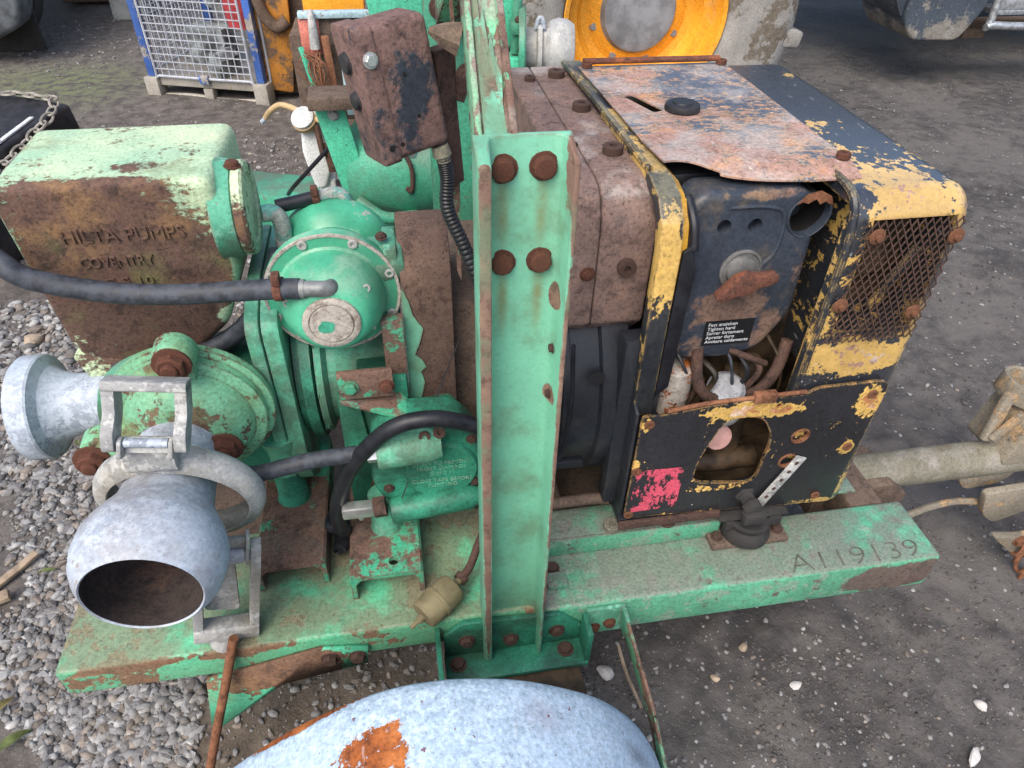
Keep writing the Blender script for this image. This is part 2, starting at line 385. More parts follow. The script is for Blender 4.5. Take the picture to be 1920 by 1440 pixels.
M['tyre'] = worn('mud caked tyre', [((0.30, 0.285, 0.26), 0.53)], sc=3.2, sharp=0.02, rust=((0.10, 0.085, 0.065), (0.15, 0.125, 0.095), (0.2, 0.17, 0.13)), rough=0.85, bump=0.8, dirt=((0.25, 0.24, 0.23), 0.3, 0))
M['tyredark'] = simple('old tyre', (0.03, 0.028, 0.027), 0.85, 0, 0.3, 20, 0.5)
M['hub'] = simple('mud grey hub', (0.22, 0.225, 0.235), 0.7, 0.1, 0.3, 9, 0.3)
M['blue'] = worn('worn blue paint', [((0.055, 0.13, 0.40), 0.54)], sc=9, rust=((0.16, 0.14, 0.12), (0.28, 0.26, 0.22), (0.35, 0.33, 0.3)), bump=0.4)
M['cagewire'] = simple('grey wire', (0.46, 0.49, 0.54), 0.5, 0.3, 0.12)
M['cagebase'] = worn('muddy cage base', [((0.33, 0.31, 0.27), 0.6)], sc=7, rust=((0.2, 0.18, 0.12), (0.26, 0.22, 0.14), (0.3, 0.25, 0.16)))
M['redp'] = simple('faded red plastic', (0.42, 0.055, 0.06), 0.6, 0, 0.4, 6)
M['junk'] = simple('scrap pile', (0.20, 0.22, 0.22), 0.7, 0, 0.6, 8, 0.6, (0.42, 0.47, 0.47))
M['digger'] = worn('worn orange bucket', [((0.42, 0.18, 0.03), 0.5)], sc=6, sharp=0.05, rust=((0.06, 0.045, 0.035), (0.12, 0.085, 0.06), (0.2, 0.11, 0.045)), bump=0.5)
M['green2'] = worn('second pump green', [((0.085, 0.48, 0.30), 0.66)], sc=7, edge=0.1, rust=RUSTG, dirt=((0.04, 0.13, 0.09), 0.12, 0), fleck=((0.02, 0.09, 0.06), 0.03, 55))
M['green2d'] = worn('second pump dark green', [((0.05, 0.27, 0.17), 0.62)], sc=7, edge=0.15, rust=RUSTG, dirt=((0.10, 0.11, 0.08), 0.5, 0.6))
M['salmon'] = worn('salmon panel', [((0.55, 0.18, 0.14), 0.62)], sc=6, rust=RUSTG)
M['paleblue'] = worn('flaking pale blue', [((0.40, 0.55, 0.60), 0.58)], sc=14, rust=RUSTG)
M['white'] = worn('white plastic', [((0.62, 0.64, 0.63), 0.66)], sc=10, rust=((0.15, 0.12, 0.08), (0.25, 0.2, 0.14), (0.3, 0.25, 0.2)))
M['cream'] = simple('cream hose', (0.42, 0.30, 0.16), 0.6)
M['truckgrey'] = simple('scuffed grey plastic', (0.085, 0.095, 0.105), 0.6, 0, 0.4, 12, 0.3)
M['trucktank'] = worn('scuffed blue grey tank', [((0.055, 0.07, 0.09), 0.585)], sc=8, rust=((0.14, 0.13, 0.11), (0.22, 0.205, 0.18), (0.3, 0.29, 0.26)), scratch=0.5, bump=0.4, rough=0.45, axisgrad=(2, 0.52, 0.36, 0.16), sharp=0.04)
M['alu'] = simple('aluminium step', (0.42, 0.44, 0.46), 0.4, 0.7, 0.3, 30)
M['blackbox'] = simple('black plastic crate', (0.02, 0.02, 0.023), 0.5, 0, 0.4, 15, 0.2)
M['concrete'] = simple('concrete', (0.30, 0.31, 0.30), 0.85, 0, 0.2, 10, 0.4)
M['wood'] = simple('weathered wood', (0.26, 0.20, 0.14), 0.8, 0, 0.35, 25, 0.5)
M['leaf'] = simple('dry green leaf', (0.22, 0.27, 0.10), 0.6, 0, 0.3, 30)
M['leafb'] = simple('yellow leaf', (0.36, 0.30, 0.13), 0.6, 0, 0.3, 30)
M['stonew'] = simple('pale stone', (0.5, 0.48, 0.46), 0.8, 0, 0.15, 30, 0.4)
M['stoneb'] = simple('buff stone', (0.34, 0.27, 0.2), 0.8, 0, 0.2, 30, 0.4)


# ------------------------------------------------------------------ mesh helpers
class B:
    def __init__(s, M=None):
        s.bm = bmesh.new()
        s.M = M or Matrix.Identity(4)

    def _v(s, p):
        return s.bm.verts.new(s.M @ Vector(p))

    def poly(s, verts, faces):
        vs = [s._v(v) for v in verts]
        for f in faces:
            try:
                s.bm.faces.new([vs[i] for i in f])
            except ValueError:
                pass
        return s

    def box(s, x0, x1, y0, y1, z0, z1):
        return s.poly([(x0, y0, z0), (x1, y0, z0), (x1, y1, z0), (x0, y1, z0), (x0, y0, z1), (x1, y0, z1), (x1, y1, z1), (x0, y1, z1)],
                      [(0, 3, 2, 1), (4, 5, 6, 7), (0, 1, 5, 4), (1, 2, 6, 5), (2, 3, 7, 6), (3, 0, 4, 7)])

    def prism(s, pts, axis, a0, a1):
        def mk(p, a):
            return {'x': (a, p[0], p[1]), 'y': (p[0], a, p[1]), 'z': (p[0], p[1], a)}[axis]
        n = len(pts)
        vs = [mk(p, a0) for p in pts] + [mk(p, a1) for p in pts]
        fs = [tuple(range(n - 1, -1, -1)), tuple(range(n, 2 * n))] + [(i, (i + 1) % n, n + (i + 1) % n, n + i) for i in range(n)]
        return s.poly(vs, fs)

    def lathe(s, o, d, prof, n=32, close=False, cap=True):
        o, d = Vector(o), Vector(d).normalized()
        u = d.orthogonal().normalized()
        if abs(d.z) < 0.9:
            u = d.cross(Vector((0, 0, 1))).normalized()
        w = d.cross(u)
        rows = []
        for t, r in prof:
            rows.append([s._v(o + d * t + (u * math.cos(2 * math.pi * i / n) + w * math.sin(2 * math.pi * i / n)) * max(r, 1e-5)) for i in range(n)])
        rr = list(zip(rows, rows[1:]))
        if close:
            rr.append((rows[-1], rows[0]))
        for a, b in rr:
            for i in range(n):
                j = (i + 1) % n
                s.bm.faces.new((a[i], a[j], b[j], b[i]))
        if not close and cap:
            if prof[0][1] > 1e-4:
                s.bm.faces.new(rows[0][::-1])
            if prof[-1][1] > 1e-4:
                s.bm.faces.new(rows[-1])
        return s

    def cyl(s, p0, p1, r0, r1=None, n=20):
        d = Vector(p1) - Vector(p0)
        return s.lathe(p0, d, [(0, r0), (d.length, r0 if r1 is None else r1)], n)

    def tube(s, pts, r, n=12, sub=6, rf=None, closed=False):
        P = [Vector(p) for p in pts]
        path = []
        k = len(P)
        for i in range(k if closed else k - 1):
            p1, p2 = P[i], P[(i + 1) % k]
            p0 = P[i - 1] if (i or closed) else p1 * 2 - p2
            p3 = P[(i + 2) % k] if (i + 2 < k or closed) else p2 * 2 - p1
            for j in range(sub):
                t = j / sub
                path.append(0.5 * (2 * p1 + (p2 - p0) * t + (2 * p0 - 5 * p1 + 4 * p2 - p3) * t * t + (3 * p1 - p0 - 3 * p2 + p3) * t ** 3))
        if not closed:
            path.append(P[-1])
        u = None
        rows = []
        N = len(path)
        for i, p in enumerate(path):
            if closed:
                d = (path[(i + 1) % N] - path[i - 1]).normalized()
            else:
                d = (path[min(i + 1, N - 1)] - path[max(i - 1, 0)]).normalized()
            u = (d.orthogonal() if u is None else u - d * u.dot(d)).normalized()
            w = d.cross(u)
            rr = r * (rf(i, N) if rf else 1)
            rows.append([s._v(p + (u * math.cos(2 * math.pi * a / n) + w * math.sin(2 * math.pi * a / n)) * rr) for a in range(n)])
        prs = list(zip(rows, rows[1:]))
        if closed:
            prs.append((rows[-1], rows[0]))
        for a, b in prs:
            for i in range(n):
                j = (i + 1) % n
                s.bm.faces.new((a[i], a[j], b[j], b[i]))
        if not closed:
            s.bm.faces.new(rows[0][::-1])
            s.bm.faces.new(rows[-1])
        return s

    def bar(s, p0, p1, w, t, up=(0, 0, 1)):
        """flat bar from p0 to p1, width w along 'up', thickness t"""
        p0, p1, up = Vector(p0), Vector(p1), Vector(up)
        d = (p1 - p0).normalized()
        sdv = d.cross(up).normalized()
        up = sdv.cross(d).normalized()
        vs = []
        for p in (p0, p1):
            for a, b in ((-1, -1), (1, -1), (1, 1), (-1, 1)):
                vs.append(p + sdv * a * t / 2 + up * b * w / 2)
        return s.poly(vs, [(3, 2, 1, 0), (4, 5, 6, 7), (0, 1, 5, 4), (1, 2, 6, 5), (2, 3, 7, 6), (3, 0, 4, 7)])

    def bevel(s, w, seg=2, ang=30):
        bmesh.ops.recalc_face_normals(s.bm, faces=s.bm.faces[:])
        es = [e for e in s.bm.edges if len(e.link_faces) == 2 and e.calc_face_angle(0) > R(ang)]
        bmesh.ops.bevel(s.bm, geom=es, offset=w, segments=seg, profile=0.5, affect='EDGES', clamp_overlap=True)
        return s

    def jitter(s, amp, cuts=0, seed=0):
        if cuts:
            bmesh.ops.subdivide_edges(s.bm, edges=s.bm.edges[:], cuts=cuts, use_grid_fill=True)
        from mathutils import noise as mn
        for v in s.bm.verts:
            v.co += mn.noise_vector(v.co * 14 + Vector((seed, 0, 0))) * amp
        return s

    def mesh(s, name, smooth=40):
        bmesh.ops.recalc_face_normals(s.bm, faces=s.bm.faces[:])
        me = bpy.data.meshes.new(name)
        s.bm.to_mesh(me)
        s.bm.free()
        if smooth:
            me.polygons.foreach_set('use_smooth', [True] * len(me.polygons))
            me.set_sharp_from_angle(angle=R(smooth))
        return me


def rpoly(pts, r, seg=4):
    out = []
    n = len(pts)
    for i in range(n):
        p, a, b = Vector(pts[i]), Vector(pts[i - 1]), Vector(pts[(i + 1) % n])
        rr = min(r, (a - p).length * 0.45, (b - p).length * 0.45)
        s0, s1 = p + (a - p).normalized() * rr, p + (b - p).normalized() * rr
        for k in range(seg + 1):
            t = k / seg
            q = s0 * (1 - t) ** 2 + p * 2 * t * (1 - t) + s1 * t * t
            out.append((q.x, q.y))
    return out


def adopt(o, parent):
    if parent is not None:
        o.parent = parent
        w = Matrix.Identity(4)
        if parent.get('_org') is not None:
            w = Matrix.Translation(Vector(parent['_org']))
        o.matrix_parent_inverse = w.inverted()
    return o


def obj(name, me, mat, parent=None):
    o = bpy.data.objects.new(name, me)
    col.objects.link(o)
    if mat is not None and not me.materials:
        me.materials.append(M[mat] if isinstance(mat, str) else mat)
    return adopt(o, parent)


def part(name, b, mat, parent, bev=0, seg=2, smooth=40, ang=30):
    if bev:
        b.bevel(bev, seg, ang)
    return obj(name, b.mesh(name, smooth), mat, parent)


def thing(name, label, cat, loc=(0, 0, 0), group=None):
    o = bpy.data.objects.new(name, None)
    o.empty_display_size = 0.1
    o.location = loc
    o['_org'] = list(loc)
    col.objects.link(o)
    return tag(o, label, cat, group)


def tag(o, label, cat, group=None):
    o['label'] = label
    o['category'] = cat
    if group:
        o['group'] = group
    return o


def boolean(o, cutters):
    for b in cutters:
        c = bpy.data.objects.new('cutter', b.mesh('cutter', 0))
        col.objects.link(c)
        md = o.modifiers.new('cut', 'BOOLEAN')
        md.object = c
        md.operation = 'DIFFERENCE'
        md.solver = 'EXACT'
        dg = bpy.context.evaluated_depsgraph_get()
        me = bpy.data.meshes.new_from_object(o.evaluated_get(dg))
        o.modifiers.clear()
        old = o.data
        o.data = me
        bpy.data.meshes.remove(old)
        cm = c.data
        bpy.data.objects.remove(c)
        bpy.data.meshes.remove(cm)
    o.data.set_sharp_from_angle(angle=R(40))
    return o


BOLT = {}


def bolt_mesh(kind):
    if kind not in BOLT:
        b = B()
        if kind == 'round':      # heavily rusted, rounded hex with washer; axis +Z, radius 1
            b.lathe((0, 0, 0), (0, 0, 1), [(0, 1.22), (0.14, 1.22), (0.16, 1.02)], 14)
            b.lathe((0, 0, 0.1), (0, 0, 1), [(0, 1.0), (0.5, 0.98), (0.68, 0.82), (0.74, 0.5)], 9)
            b.jitter(0.06)
        elif kind == 'hex':
            b.lathe((0, 0, 0), (0, 0, 1), [(0, 1.3), (0.16, 1.3)], 18)
            b.lathe((0, 0, 0.12), (0, 0, 1), [(0, 1.0), (0.6, 1.0), (0.7, 0.86)], 6)
        elif kind == 'nut':
            b.lathe((0, 0, 0), (0, 0, 1), [(0, 1.25), (0.2, 1.25), (0.24, 1.05)], 16)
            b.lathe((0, 0, 0.2), (0, 0, 1), [(0, 0.95), (0.5, 0.95), (0.62, 0.8)], 7)
            b.lathe((0, 0, 0.7), (0, 0, 1), [(0, 0.55), (0.35, 0.52), (0.42, 0.4)], 12)
            b.jitter(0.05)
        elif kind == 'socket':
            b.lathe((0, 0, -0.2), (0, 0, 1), [(0, 1), (0.5, 1), (0.58, 0.9), (0.58, 0.5), (0.25, 0.5), (0.25, 0.0)], 14)
        elif kind == 'collar':
            b.lathe((0, 0, 0), (0, 0, 1), [(0, 1.0), (0.7, 1.0), (0.8, 0.9), (0.8, 0.4), (0.4, 0.4), (0.4, 0)], 16)
        elif kind == 'washer':
            b.lathe((0, 0, 0), (0, 0, 1), [(0, 1.0), (0.15, 0.95), (0.3, 0.6), (0.3, 0.45), (0.7, 0.4), (0.75, 0.2)], 16)
        BOLT[kind] = b.mesh('bolt_' + kind, 35)
    return BOLT[kind]


def bolt(parent, p, axis, r, kind='hex', mat='bolt', name='bolt', spin=None):
    src = bolt_mesh(kind)
    key = kind + '|' + mat
    if key not in BOLT:
        me = src.copy()
        me.materials.clear()
        me.materials.append(M[mat])
        BOLT[key] = me
    o = bpy.data.objects.new(name, BOLT[key])
    col.objects.link(o)
    q = Vector(axis).to_track_quat('Z', 'Y').to_matrix().to_4x4()
    o.matrix_world = Matrix.Translation(Vector(p)) @ q @ Matrix.Rotation(random.random() * 6 if spin is None else spin, 4, 'Z') @ Matrix.Diagonal((r, r, r, 1))
    mw = o.matrix_world.copy()
    adopt(o, parent)
    o.matrix_basis = mw
    return o


def text(name, s, parent, org, xdir, ydir, size, mat, ext=0.0015, width=None, align='LEFT', thin=0.0):
    c = bpy.data.curves.new(name, 'FONT')
    c.body = s
    c.size = size
    c.extrude = ext
    c.offset = thin
    c.resolution_u = 3
    c.align_x = align
    o = bpy.data.objects.new(name, c)
    col.objects.link(o)
    dg = bpy.context.evaluated_depsgraph_get()
    me = bpy.data.meshes.new_from_object(o.evaluated_get(dg))
    bpy.data.objects.remove(o)
    bpy.data.curves.remove(c)
    xd, yd = Vector(xdir).normalized(), Vector(ydir).normalized()
    zd = xd.cross(yd).normalized()
    yd = yd if True else zd.cross(xd)
    if width:
        w = max(v.co.x for v in me.vertices) - min(v.co.x for v in me.vertices)
        k = width / w
        for v in me.vertices:
            v.co.x *= k
    mt = Matrix((xd, yd, zd)).transposed().to_4x4()
    mt.translation = Vector(org)
    me.transform(mt)
    me.materials.clear()
    return obj(name, me, mat, parent)


# ------------------------------------------------------------------ ground
def vnoise(x, y, cell, seed):
    g = np.random.default_rng(seed).random((256, 256))
    u, v = x / cell, y / cell
    i, j = np.floor(u).astype(int), np.floor(v).astype(int)
    a, b = u - i, v - j
    a, b = a * a * (3 - 2 * a), b * b * (3 - 2 * b)
    i0, i1, j0, j1 = i % 256, (i + 1) % 256, j % 256, (j + 1) % 256
    return (g[i0, j0] * (1 - a) + g[i1, j0] * a) * (1 - b) + (g[i0, j1] * (1 - a) + g[i1, j1] * a) * b - 0.5


def ground_h(x, y):
    h = vnoise(x, y, 1.3, 1) * 0.05 + vnoise(x, y, 0.35, 2) * 0.022 + vnoise(x, y, 0.11, 3) * 0.012
    rough = np.clip((x - 0.2) * 2, 0.25, 1.0)
    return h + (vnoise(x, y, 0.045, 4) * 0.012 + vnoise(x, y, 0.02, 5) * 0.006) * rough


def build_ground():
    def axis(lo, hi, f0, f1, fine, mid, far):
        a = list(np.arange(f0, f1, fine))
        x, st = f1, fine
        while x < hi:
            a.append(x)
            st = min(st * 1.06, far)
            x += st
        a.append(hi)
        x, st = f0, fine
        pre = []
        while x > lo:
            st = min(st * 1.06, far)
            x -= st
            pre.append(max(x, lo))
        return np.array(sorted(set(pre)) + a)
    xs = axis(-70, 70, -1.3, 1.9, 0.013, 0, 4)
    ys = axis(-50, 90, 0.3, 2.0, 0.013, 0, 4)
    X, Y = np.meshgrid(xs, ys)
    Zh = ground_h(X, Y)
    nx, ny = len(xs), len(ys)
    co = np.stack([X, Y, Zh], -1).reshape(-1, 3).astype(np.float32)
    idx = np.arange(nx * ny).reshape(ny, nx)
    q = np.stack([idx[:-1, :-1], idx[:-1, 1:], idx[1:, 1:], idx[1:, :-1]], -1).reshape(-1, 4)
    me = bpy.data.meshes.new('ground')
    me.vertices.add(len(co))
    me.vertices.foreach_set('co', co.ravel())
    me.loops.add(q.size)
    me.loops.foreach_set('vertex_index', q.ravel().astype(np.int32))
    me.polygons.add(len(q))
    me.polygons.foreach_set('loop_start', np.arange(0, q.size, 4, dtype=np.int32))
    me.polygons.foreach_set('use_smooth', np.ones(len(q), bool))
    me.update()
    me.validate()
    t = NT('yard soil')
    px = t.sep(t.P)
    n1 = t.noise(1.1, 5, 0.6)
    n2 = t.noise(14, 6, 0.7)
    n3 = t.noise(75, 5, 0.7)
    soil = t.mix(t.ss(n2, 0.35, 0.65), (0.062, 0.054, 0.048), (0.14, 0.124, 0.112))
    dark = t.mix(t.ss(t.math('ADD', t.math('MULTIPLY', n2, 0.6), t.math('MULTIPLY', t.noise(1.6, 4), 0.6)), 0.46, 0.70), (0.042, 0.038, 0.037), (0.108, 0.099, 0.092))
    side = t.ss(t.math('ADD', px[0], t.math('MULTIPLY', t.math('SUBTRACT', n1, 0.5), 1.6)), -0.2, 0.5)
    c = t.mix(side, soil, dark)
    mossm = t.math('MULTIPLY', t.blob((-2.2, 5.2, 0), (0.9, 0.8, 1)), t.ss(n2, 0.4, 0.6))
    c = t.mix(mossm, c, (0.13, 0.15, 0.07))
    muddy = t.math('MULTIPLY', t.blob((-0.35, 0.55, 0), (0.75, 0.5, 1)), 0.8)
    c = t.mix(muddy, c, t.mix(t.ss(n2, 0.35, 0.65), (0.085, 0.062, 0.042), (0.15, 0.115, 0.082)))
    v = t.voro(120)
    spk = t.math('MULTIPLY', t.ss(v['Distance'], 0.28, 0.2), t.ss(t.sep(v['Color'])[0], 0.88, 0.92))
    c = t.mix(t.math('MULTIPLY', spk, 0.8), c, (0.26, 0.255, 0.25))
    v2 = t.voro(55)
    spk2 = t.math('MULTIPLY', t.ss(v2['Distance'], 0.34, 0.26), t.ss(t.sep(v2['Color'])[1], 0.93, 0.95))
    c = t.mix(spk2, c, (0.30, 0.29, 0.28))
    t.put(t.b.inputs['Base Color'], c)
    t.put(t.b.inputs['Roughness'], t.ss(n2, 0.3, 0.7, 0.7, 0.95))
    h = t.math('ADD', t.math('MULTIPLY', n3, 0.5), t.math('ADD', t.math('MULTIPLY', n2, 0.7), t.math('MULTIPLY', t.math('ADD', spk, spk2), 0.4)))
    t.bump(h, 0.85, 0.012)
    o = obj('ground', me, t.m)
    o['kind'] = 'structure'
    return o


build_ground()

ICO = None


def stones_mesh(name, xyz, size, cols, flat=0.42):
    """many small angular pebbles in one mesh"""
    bm = bmesh.new()
    bmesh.ops.create_icosphere(bm, subdivisions=1, radius=1)
    bv = np.array([v.co[:] for v in bm.verts])
    bf = np.array([[v.index for v in f.verts] for f in bm.faces])
    bm.free()
    bv = np.concatenate([bv])
    n = len(xyz)
    k = len(bv)
    jit = 1 + (rng.random((n, k, 1)) - 0.5) * 0.5
    V = bv[None] * jit
    sc = size[:, None] * np.stack([1 + rng.random(n) * 0.5, 0.65 + rng.random(n) * 0.4, flat + rng.random(n) * 0.3], -1)
    V = V * sc[:, None, :]
    tl = (rng.random(n) - 0.5) * 0.8
    ct, st = np.cos(tl)[:, None], np.sin(tl)[:, None]
    V = np.stack([V[..., 0], V[..., 1] * ct - V[..., 2] * st, V[..., 1] * st + V[..., 2] * ct], -1)
    a = rng.random(n) * 6.283
    ca, sa = np.cos(a)[:, None], np.sin(a)[:, None]
    V = np.stack([V[..., 0] * ca - V[..., 1] * sa, V[..., 0] * sa + V[..., 1] * ca, V[..., 2]], -1) + xyz[:, None, :]
    Fc = (bf[None] + (np.arange(n) * k)[:, None, None]).reshape(-1, 3)
    me = bpy.data.meshes.new(name)
    me.vertices.add(n * k)
    me.vertices.foreach_set('co', V.reshape(-1).astype(np.float32))
    me.loops.add(Fc.size)
    me.loops.foreach_set('vertex_index', Fc.ravel().astype(np.int32))
    me.polygons.add(len(Fc))
    me.polygons.foreach_set('loop_start', np.arange(0, Fc.size, 3, dtype=np.int32))
    me.polygons.foreach_set('use_smooth', np.repeat(rng.random(n) < 0.5, len(bf)))
    me.update()
    at = me.color_attributes.new('tint', 'FLOAT_COLOR', 'POINT')
    cc = np.repeat(np.concatenate([cols, np.ones((n, 1))], 1), k, 0).astype(np.float32)
    at.data.foreach_set('color', cc.ravel())
    return me


def stone_mat():
    t = NT('gravel stones')
    a = t.t.nodes.new('ShaderNodeVertexColor')
    a.layer_name = 'tint'
    n = t.noise(60, 4, 0.6)
    c = t.mix(t.ss(n, 0.25, 0.65, 0, 0.55), a.outputs[0], (0.115, 0.10, 0.088))
    t.put(t.b.inputs['Base Color'], c)
    t.b.inputs['Roughness'].default_value = 0.8
    t.bump(n, 0.5, 0.004)
    return t.m


def stone_cols(n, pale=0.25):
    base = np.array([[0.26, 0.265, 0.27], [0.16, 0.16, 0.165], [0.40, 0.40, 0.39], [0.24, 0.20, 0.165], [0.33, 0.29, 0.25]])
    p = np.array([0.36, 0.2, pale, 0.1, 0.09])
    i = rng.choice(5, n, p=p / p.sum())
    return base[i] * (0.55 + rng.random((n, 1)) * 0.65)


def scatter(n, cond, smin, smax, power=2.2, x=(-3.6, 3.2), y=(0.3, 7)):
    pts = []
    got = 0
    while got < n:
        d = 0.45 * (8 / 0.45) ** rng.random(n * 2)
        an = (rng.random(n * 2) - 0.5) * 2.0 + YAW
        px, py = np.sin(an) * d, np.cos(an) * d
        k = (px > x[0]) & (px < x[1]) & (py > y[0]) & (py < y[1]) & cond(px, py)
        pts.append(np.stack([px[k], py[k]], -1))
        got += k.sum()
    p = np.concatenate(pts)[:n]
    s = smin + (smax - smin) * rng.random(n) ** power
    dist = np.hypot(p[:, 0], p[:, 1])
    s *= np.clip(dist / 2.0, 0.85, 1.25)
    z = ground_h(p[:, 0], p[:, 1]) + s * 0.22
    return np.concatenate([p, z[:, None]], 1), s


SM = stone_mat()
left = lambda x, y: (x < -0.18 - 0.10 * y + vnoise(x, y, 0.5, 21) * 0.6) & (vnoise(x, y, 0.42, 22) + vnoise(x, y, 0.15, 23) * 0.5 > -0.20)
left2 = lambda x, y: (x < 0.25) & (y < 1.6)
P1, S1 = scatter(21000, lambda x, y: left(x, y) & (y < 2.6), 0.0032, 0.0175, 3.0)
P2, S2 = scatter(3500, left2, 0.003, 0.013, 2.5, y=(0.3, 1.6))
P4, S4 = scatter(9000, lambda x, y: (x < 0.6) & (y > 1.8) & (vnoise(x, y, 0.7, 44) + vnoise(x, y, 0.2, 45) * 0.6 > -0.12 + 0.05 * (y - 3)), 0.003, 0.010, 2.5)
xyz = np.concatenate([P1, P2, P4])
ss_ = np.concatenate([S1, S2, S4])
g = obj('gravel', stones_mesh('gravel', xyz, ss_, stone_cols(len(xyz))), SM)
g['kind'] = 'stuff'
g['label'] = 'loose grey gravel spread over the yard on the left'
g['category'] = 'gravel'
P3, S3 = scatter(5000, lambda x, y: x > 0.1, 0.0012, 0.0085, 3.6)
g = obj('chippings', stones_mesh('chippings', P3, S3, stone_cols(len(P3), 0.3)), SM)
g['kind'] = 'stuff'
g['label'] = 'sparse pale chippings pressed into the dark soil'
g['category'] = 'chippings'
P5, S5 = scatter(16000, lambda x, y: (x > 0.1) & (vnoise(x, y, 0.3, 31) > -0.1), 0.0012, 0.0062, 2.0)
g = obj('soil_crumbs', stones_mesh('soil_crumbs', P5, S5, np.array([[0.05, 0.046, 0.045]]) * (0.6 + rng.random((len(P5), 1)))), SM)
g['kind'] = 'stuff'
g['label'] = 'dark clods of soil lying on the yard at right'
g['category'] = 'soil'


# ------------------------------------------------------------------ the trailer pump
T = thing('trailer_pump', 'rusty green trailer-mounted pump with black and yellow engine on its green chassis', 'pump', (0.15, 1.1, 0))

# chassis
rail = part('chassis_rail', B().box(0.205, 1.045, 0.733, 0.886, 0.25, 0.352), 'chassis', T, 0.009, 3)
text('stamped_number', 'A119139', rail, (0.715, 0.740, 0.3515), (1, 0.0, 0), (0.12, 1, 0), 0.062, simple('weld bead', (0.10, 0.105, 0.085), 0.8, 0, 0.35, 60, 0.6), 0.0022, 0.285, thin=-0.0016)
part('chassis_deck', B().box(-0.662, 0.205, 0.736, 1.0, 0.286, 0.362), 'deck', T, 0.008, 3)
part('rear_rail', B().box(-0.662, 1.045, 1.45, 1.55, 0.25, 0.352), 'chassis', T, 0.008)
for x in (-0.63, 0.22, 0.93):
    part('cross_member', B().box(x, x + 0.08, 0.888 if x > 0 else 1.002, 1.448, 0.26, 0.345), 'brownplate', T, 0.006)
part('belly_plate', B().box(-0.55, 0.9, 1.002, 1.448, 0.262, 0.27), 'brownplate', T)


def inverted_u(name, x0, x1, y0, y1, z0, z1, holes=()):
    w = 0.010
    pts = [(x0, z0), (x0 + w, z0)] + [(x0 + w + 0.0, z1 - w - 0.012), (x0 + w + 0.010, z1 - w)] + \
          [(x1 - w - 0.010, z1 - w), (x1 - w, z1 - w - 0.012), (x1 - w, z0), (x1, z0), (x1, z1 - 0.004), (x1 - 0.004, z1), (x0 + 0.004, z1), (x0, z1 - 0.004)]
    b = B().prism(pts, 'y', y0, y1)
    o = part(name, b, 'support', T)
    if holes:
        boolean(o, [B().cyl((hx, hy, z1 - 0.03), (hx, hy, z1 + 0.03), hr, n=16) for hx, hy, hr in holes])
    return o


inverted_u('support_channel', -0.325, -0.195, 0.852, 1.2, 0.363, 0.428)
inverted_u('support_channel', -0.150, -0.014, 0.806, 1.12, 0.363, 0.428, [(-0.068, 0.835, 0.009)])
part('foot', B().lathe((-0.262, 1.03, 0.428), (0, 0, 1), [(0, 0.034), (0.012, 0.03), (0.09, 0.03)]), 'castdark', T)
part('foot', B().lathe((-0.078, 0.925, 0.428), (0, 0, 1), [(0, 0.031), (0.008, 0.028), (0.09, 0.028)]), 'cast', T)

# lifting post
x0, x1, yf, yb = 0.086, 0.197, 0.700, 0.753
w = 0.0085
wl = 0.0165
prof = [(x0, yf), (x0 + wl * 0.9, yf), (x0 + wl, yb - 0.022), (x0 + wl + 0.003, yb - 0.013), (x0 + wl + 0.012, yb - 0.009),
        (x1 - w - 0.013, yb - 0.009), (x1 - w - 0.004, yb - 0.013), (x1 - w, yb - 0.022), (x1 - w * 0.8, yf), (x1, yf), (x1, yb), (x0, yb)]
b = B().prism(prof, 'z', 0.258, 1.265)
for v in b.bm.verts:
    if v.co.z > 1.2:
        v.co.z -= max(0, (0.735 - v.co.y)) * 0.45
post = part('lifting_post', b, 'post', T, 0.0025, 2)
for bx, bz in ((0.119, 1.228), (0.166, 1.229), (0.119, 1.110), (0.166, 1.110)):
    bolt(post, (bx, 0.744, bz), (0, -1, 0), 0.0142, 'round', 'bolt')
for bx, bz in ((0.187, 0.98), (0.186, 0.90)):
    bolt(post, (bx, 0.735, bz), (-1, 0, 0), 0.006, 'hex', 'boltdark')
base = part('base_plate', B().box(0.010, 0.285, 0.668, 0.732, 0.245, 0.257), 'castdark', T, 0.003)
bolt(base, (0.035, 0.702, 0.257), (0, 0, 1), 0.0125, 'hex', 'boltdark')
bolt(base, (0.246, 0.702, 0.257), (0, 0, 1), 0.0125, 'hex', 'boltdark')
plate = part('base_upright', B().prism([(0.012, 0.257), (0.282, 0.257), (0.282, 0.30), (0.235, 0.35), (0.05, 0.362), (0.012, 0.33)], 'y', 0.7215, 0.7325), 'castdark', T, 0.002)
for bx, bz in ((0.055, 0.308), (0.140, 0.292), (0.230, 0.300)):
    bolt(plate, (bx, 0.7215, bz), (0, -1, 0), 0.0125, 'hex', 'boltdark')
part('base_rib', B().box(0.277, 0.288, 0.672, 0.7205, 0.2575, 0.348), 'castdark', T, 0.002)
part('base_rib', B().box(-0.004, 0.006, 0.60, 0.7345, 0.25, 0.345), 'castdark', T, 0.002)
part('axle_block', B().box(0.02, 0.27, 0.56, 0.73, 0.16, 0.244), 'grime', T, 0.006)
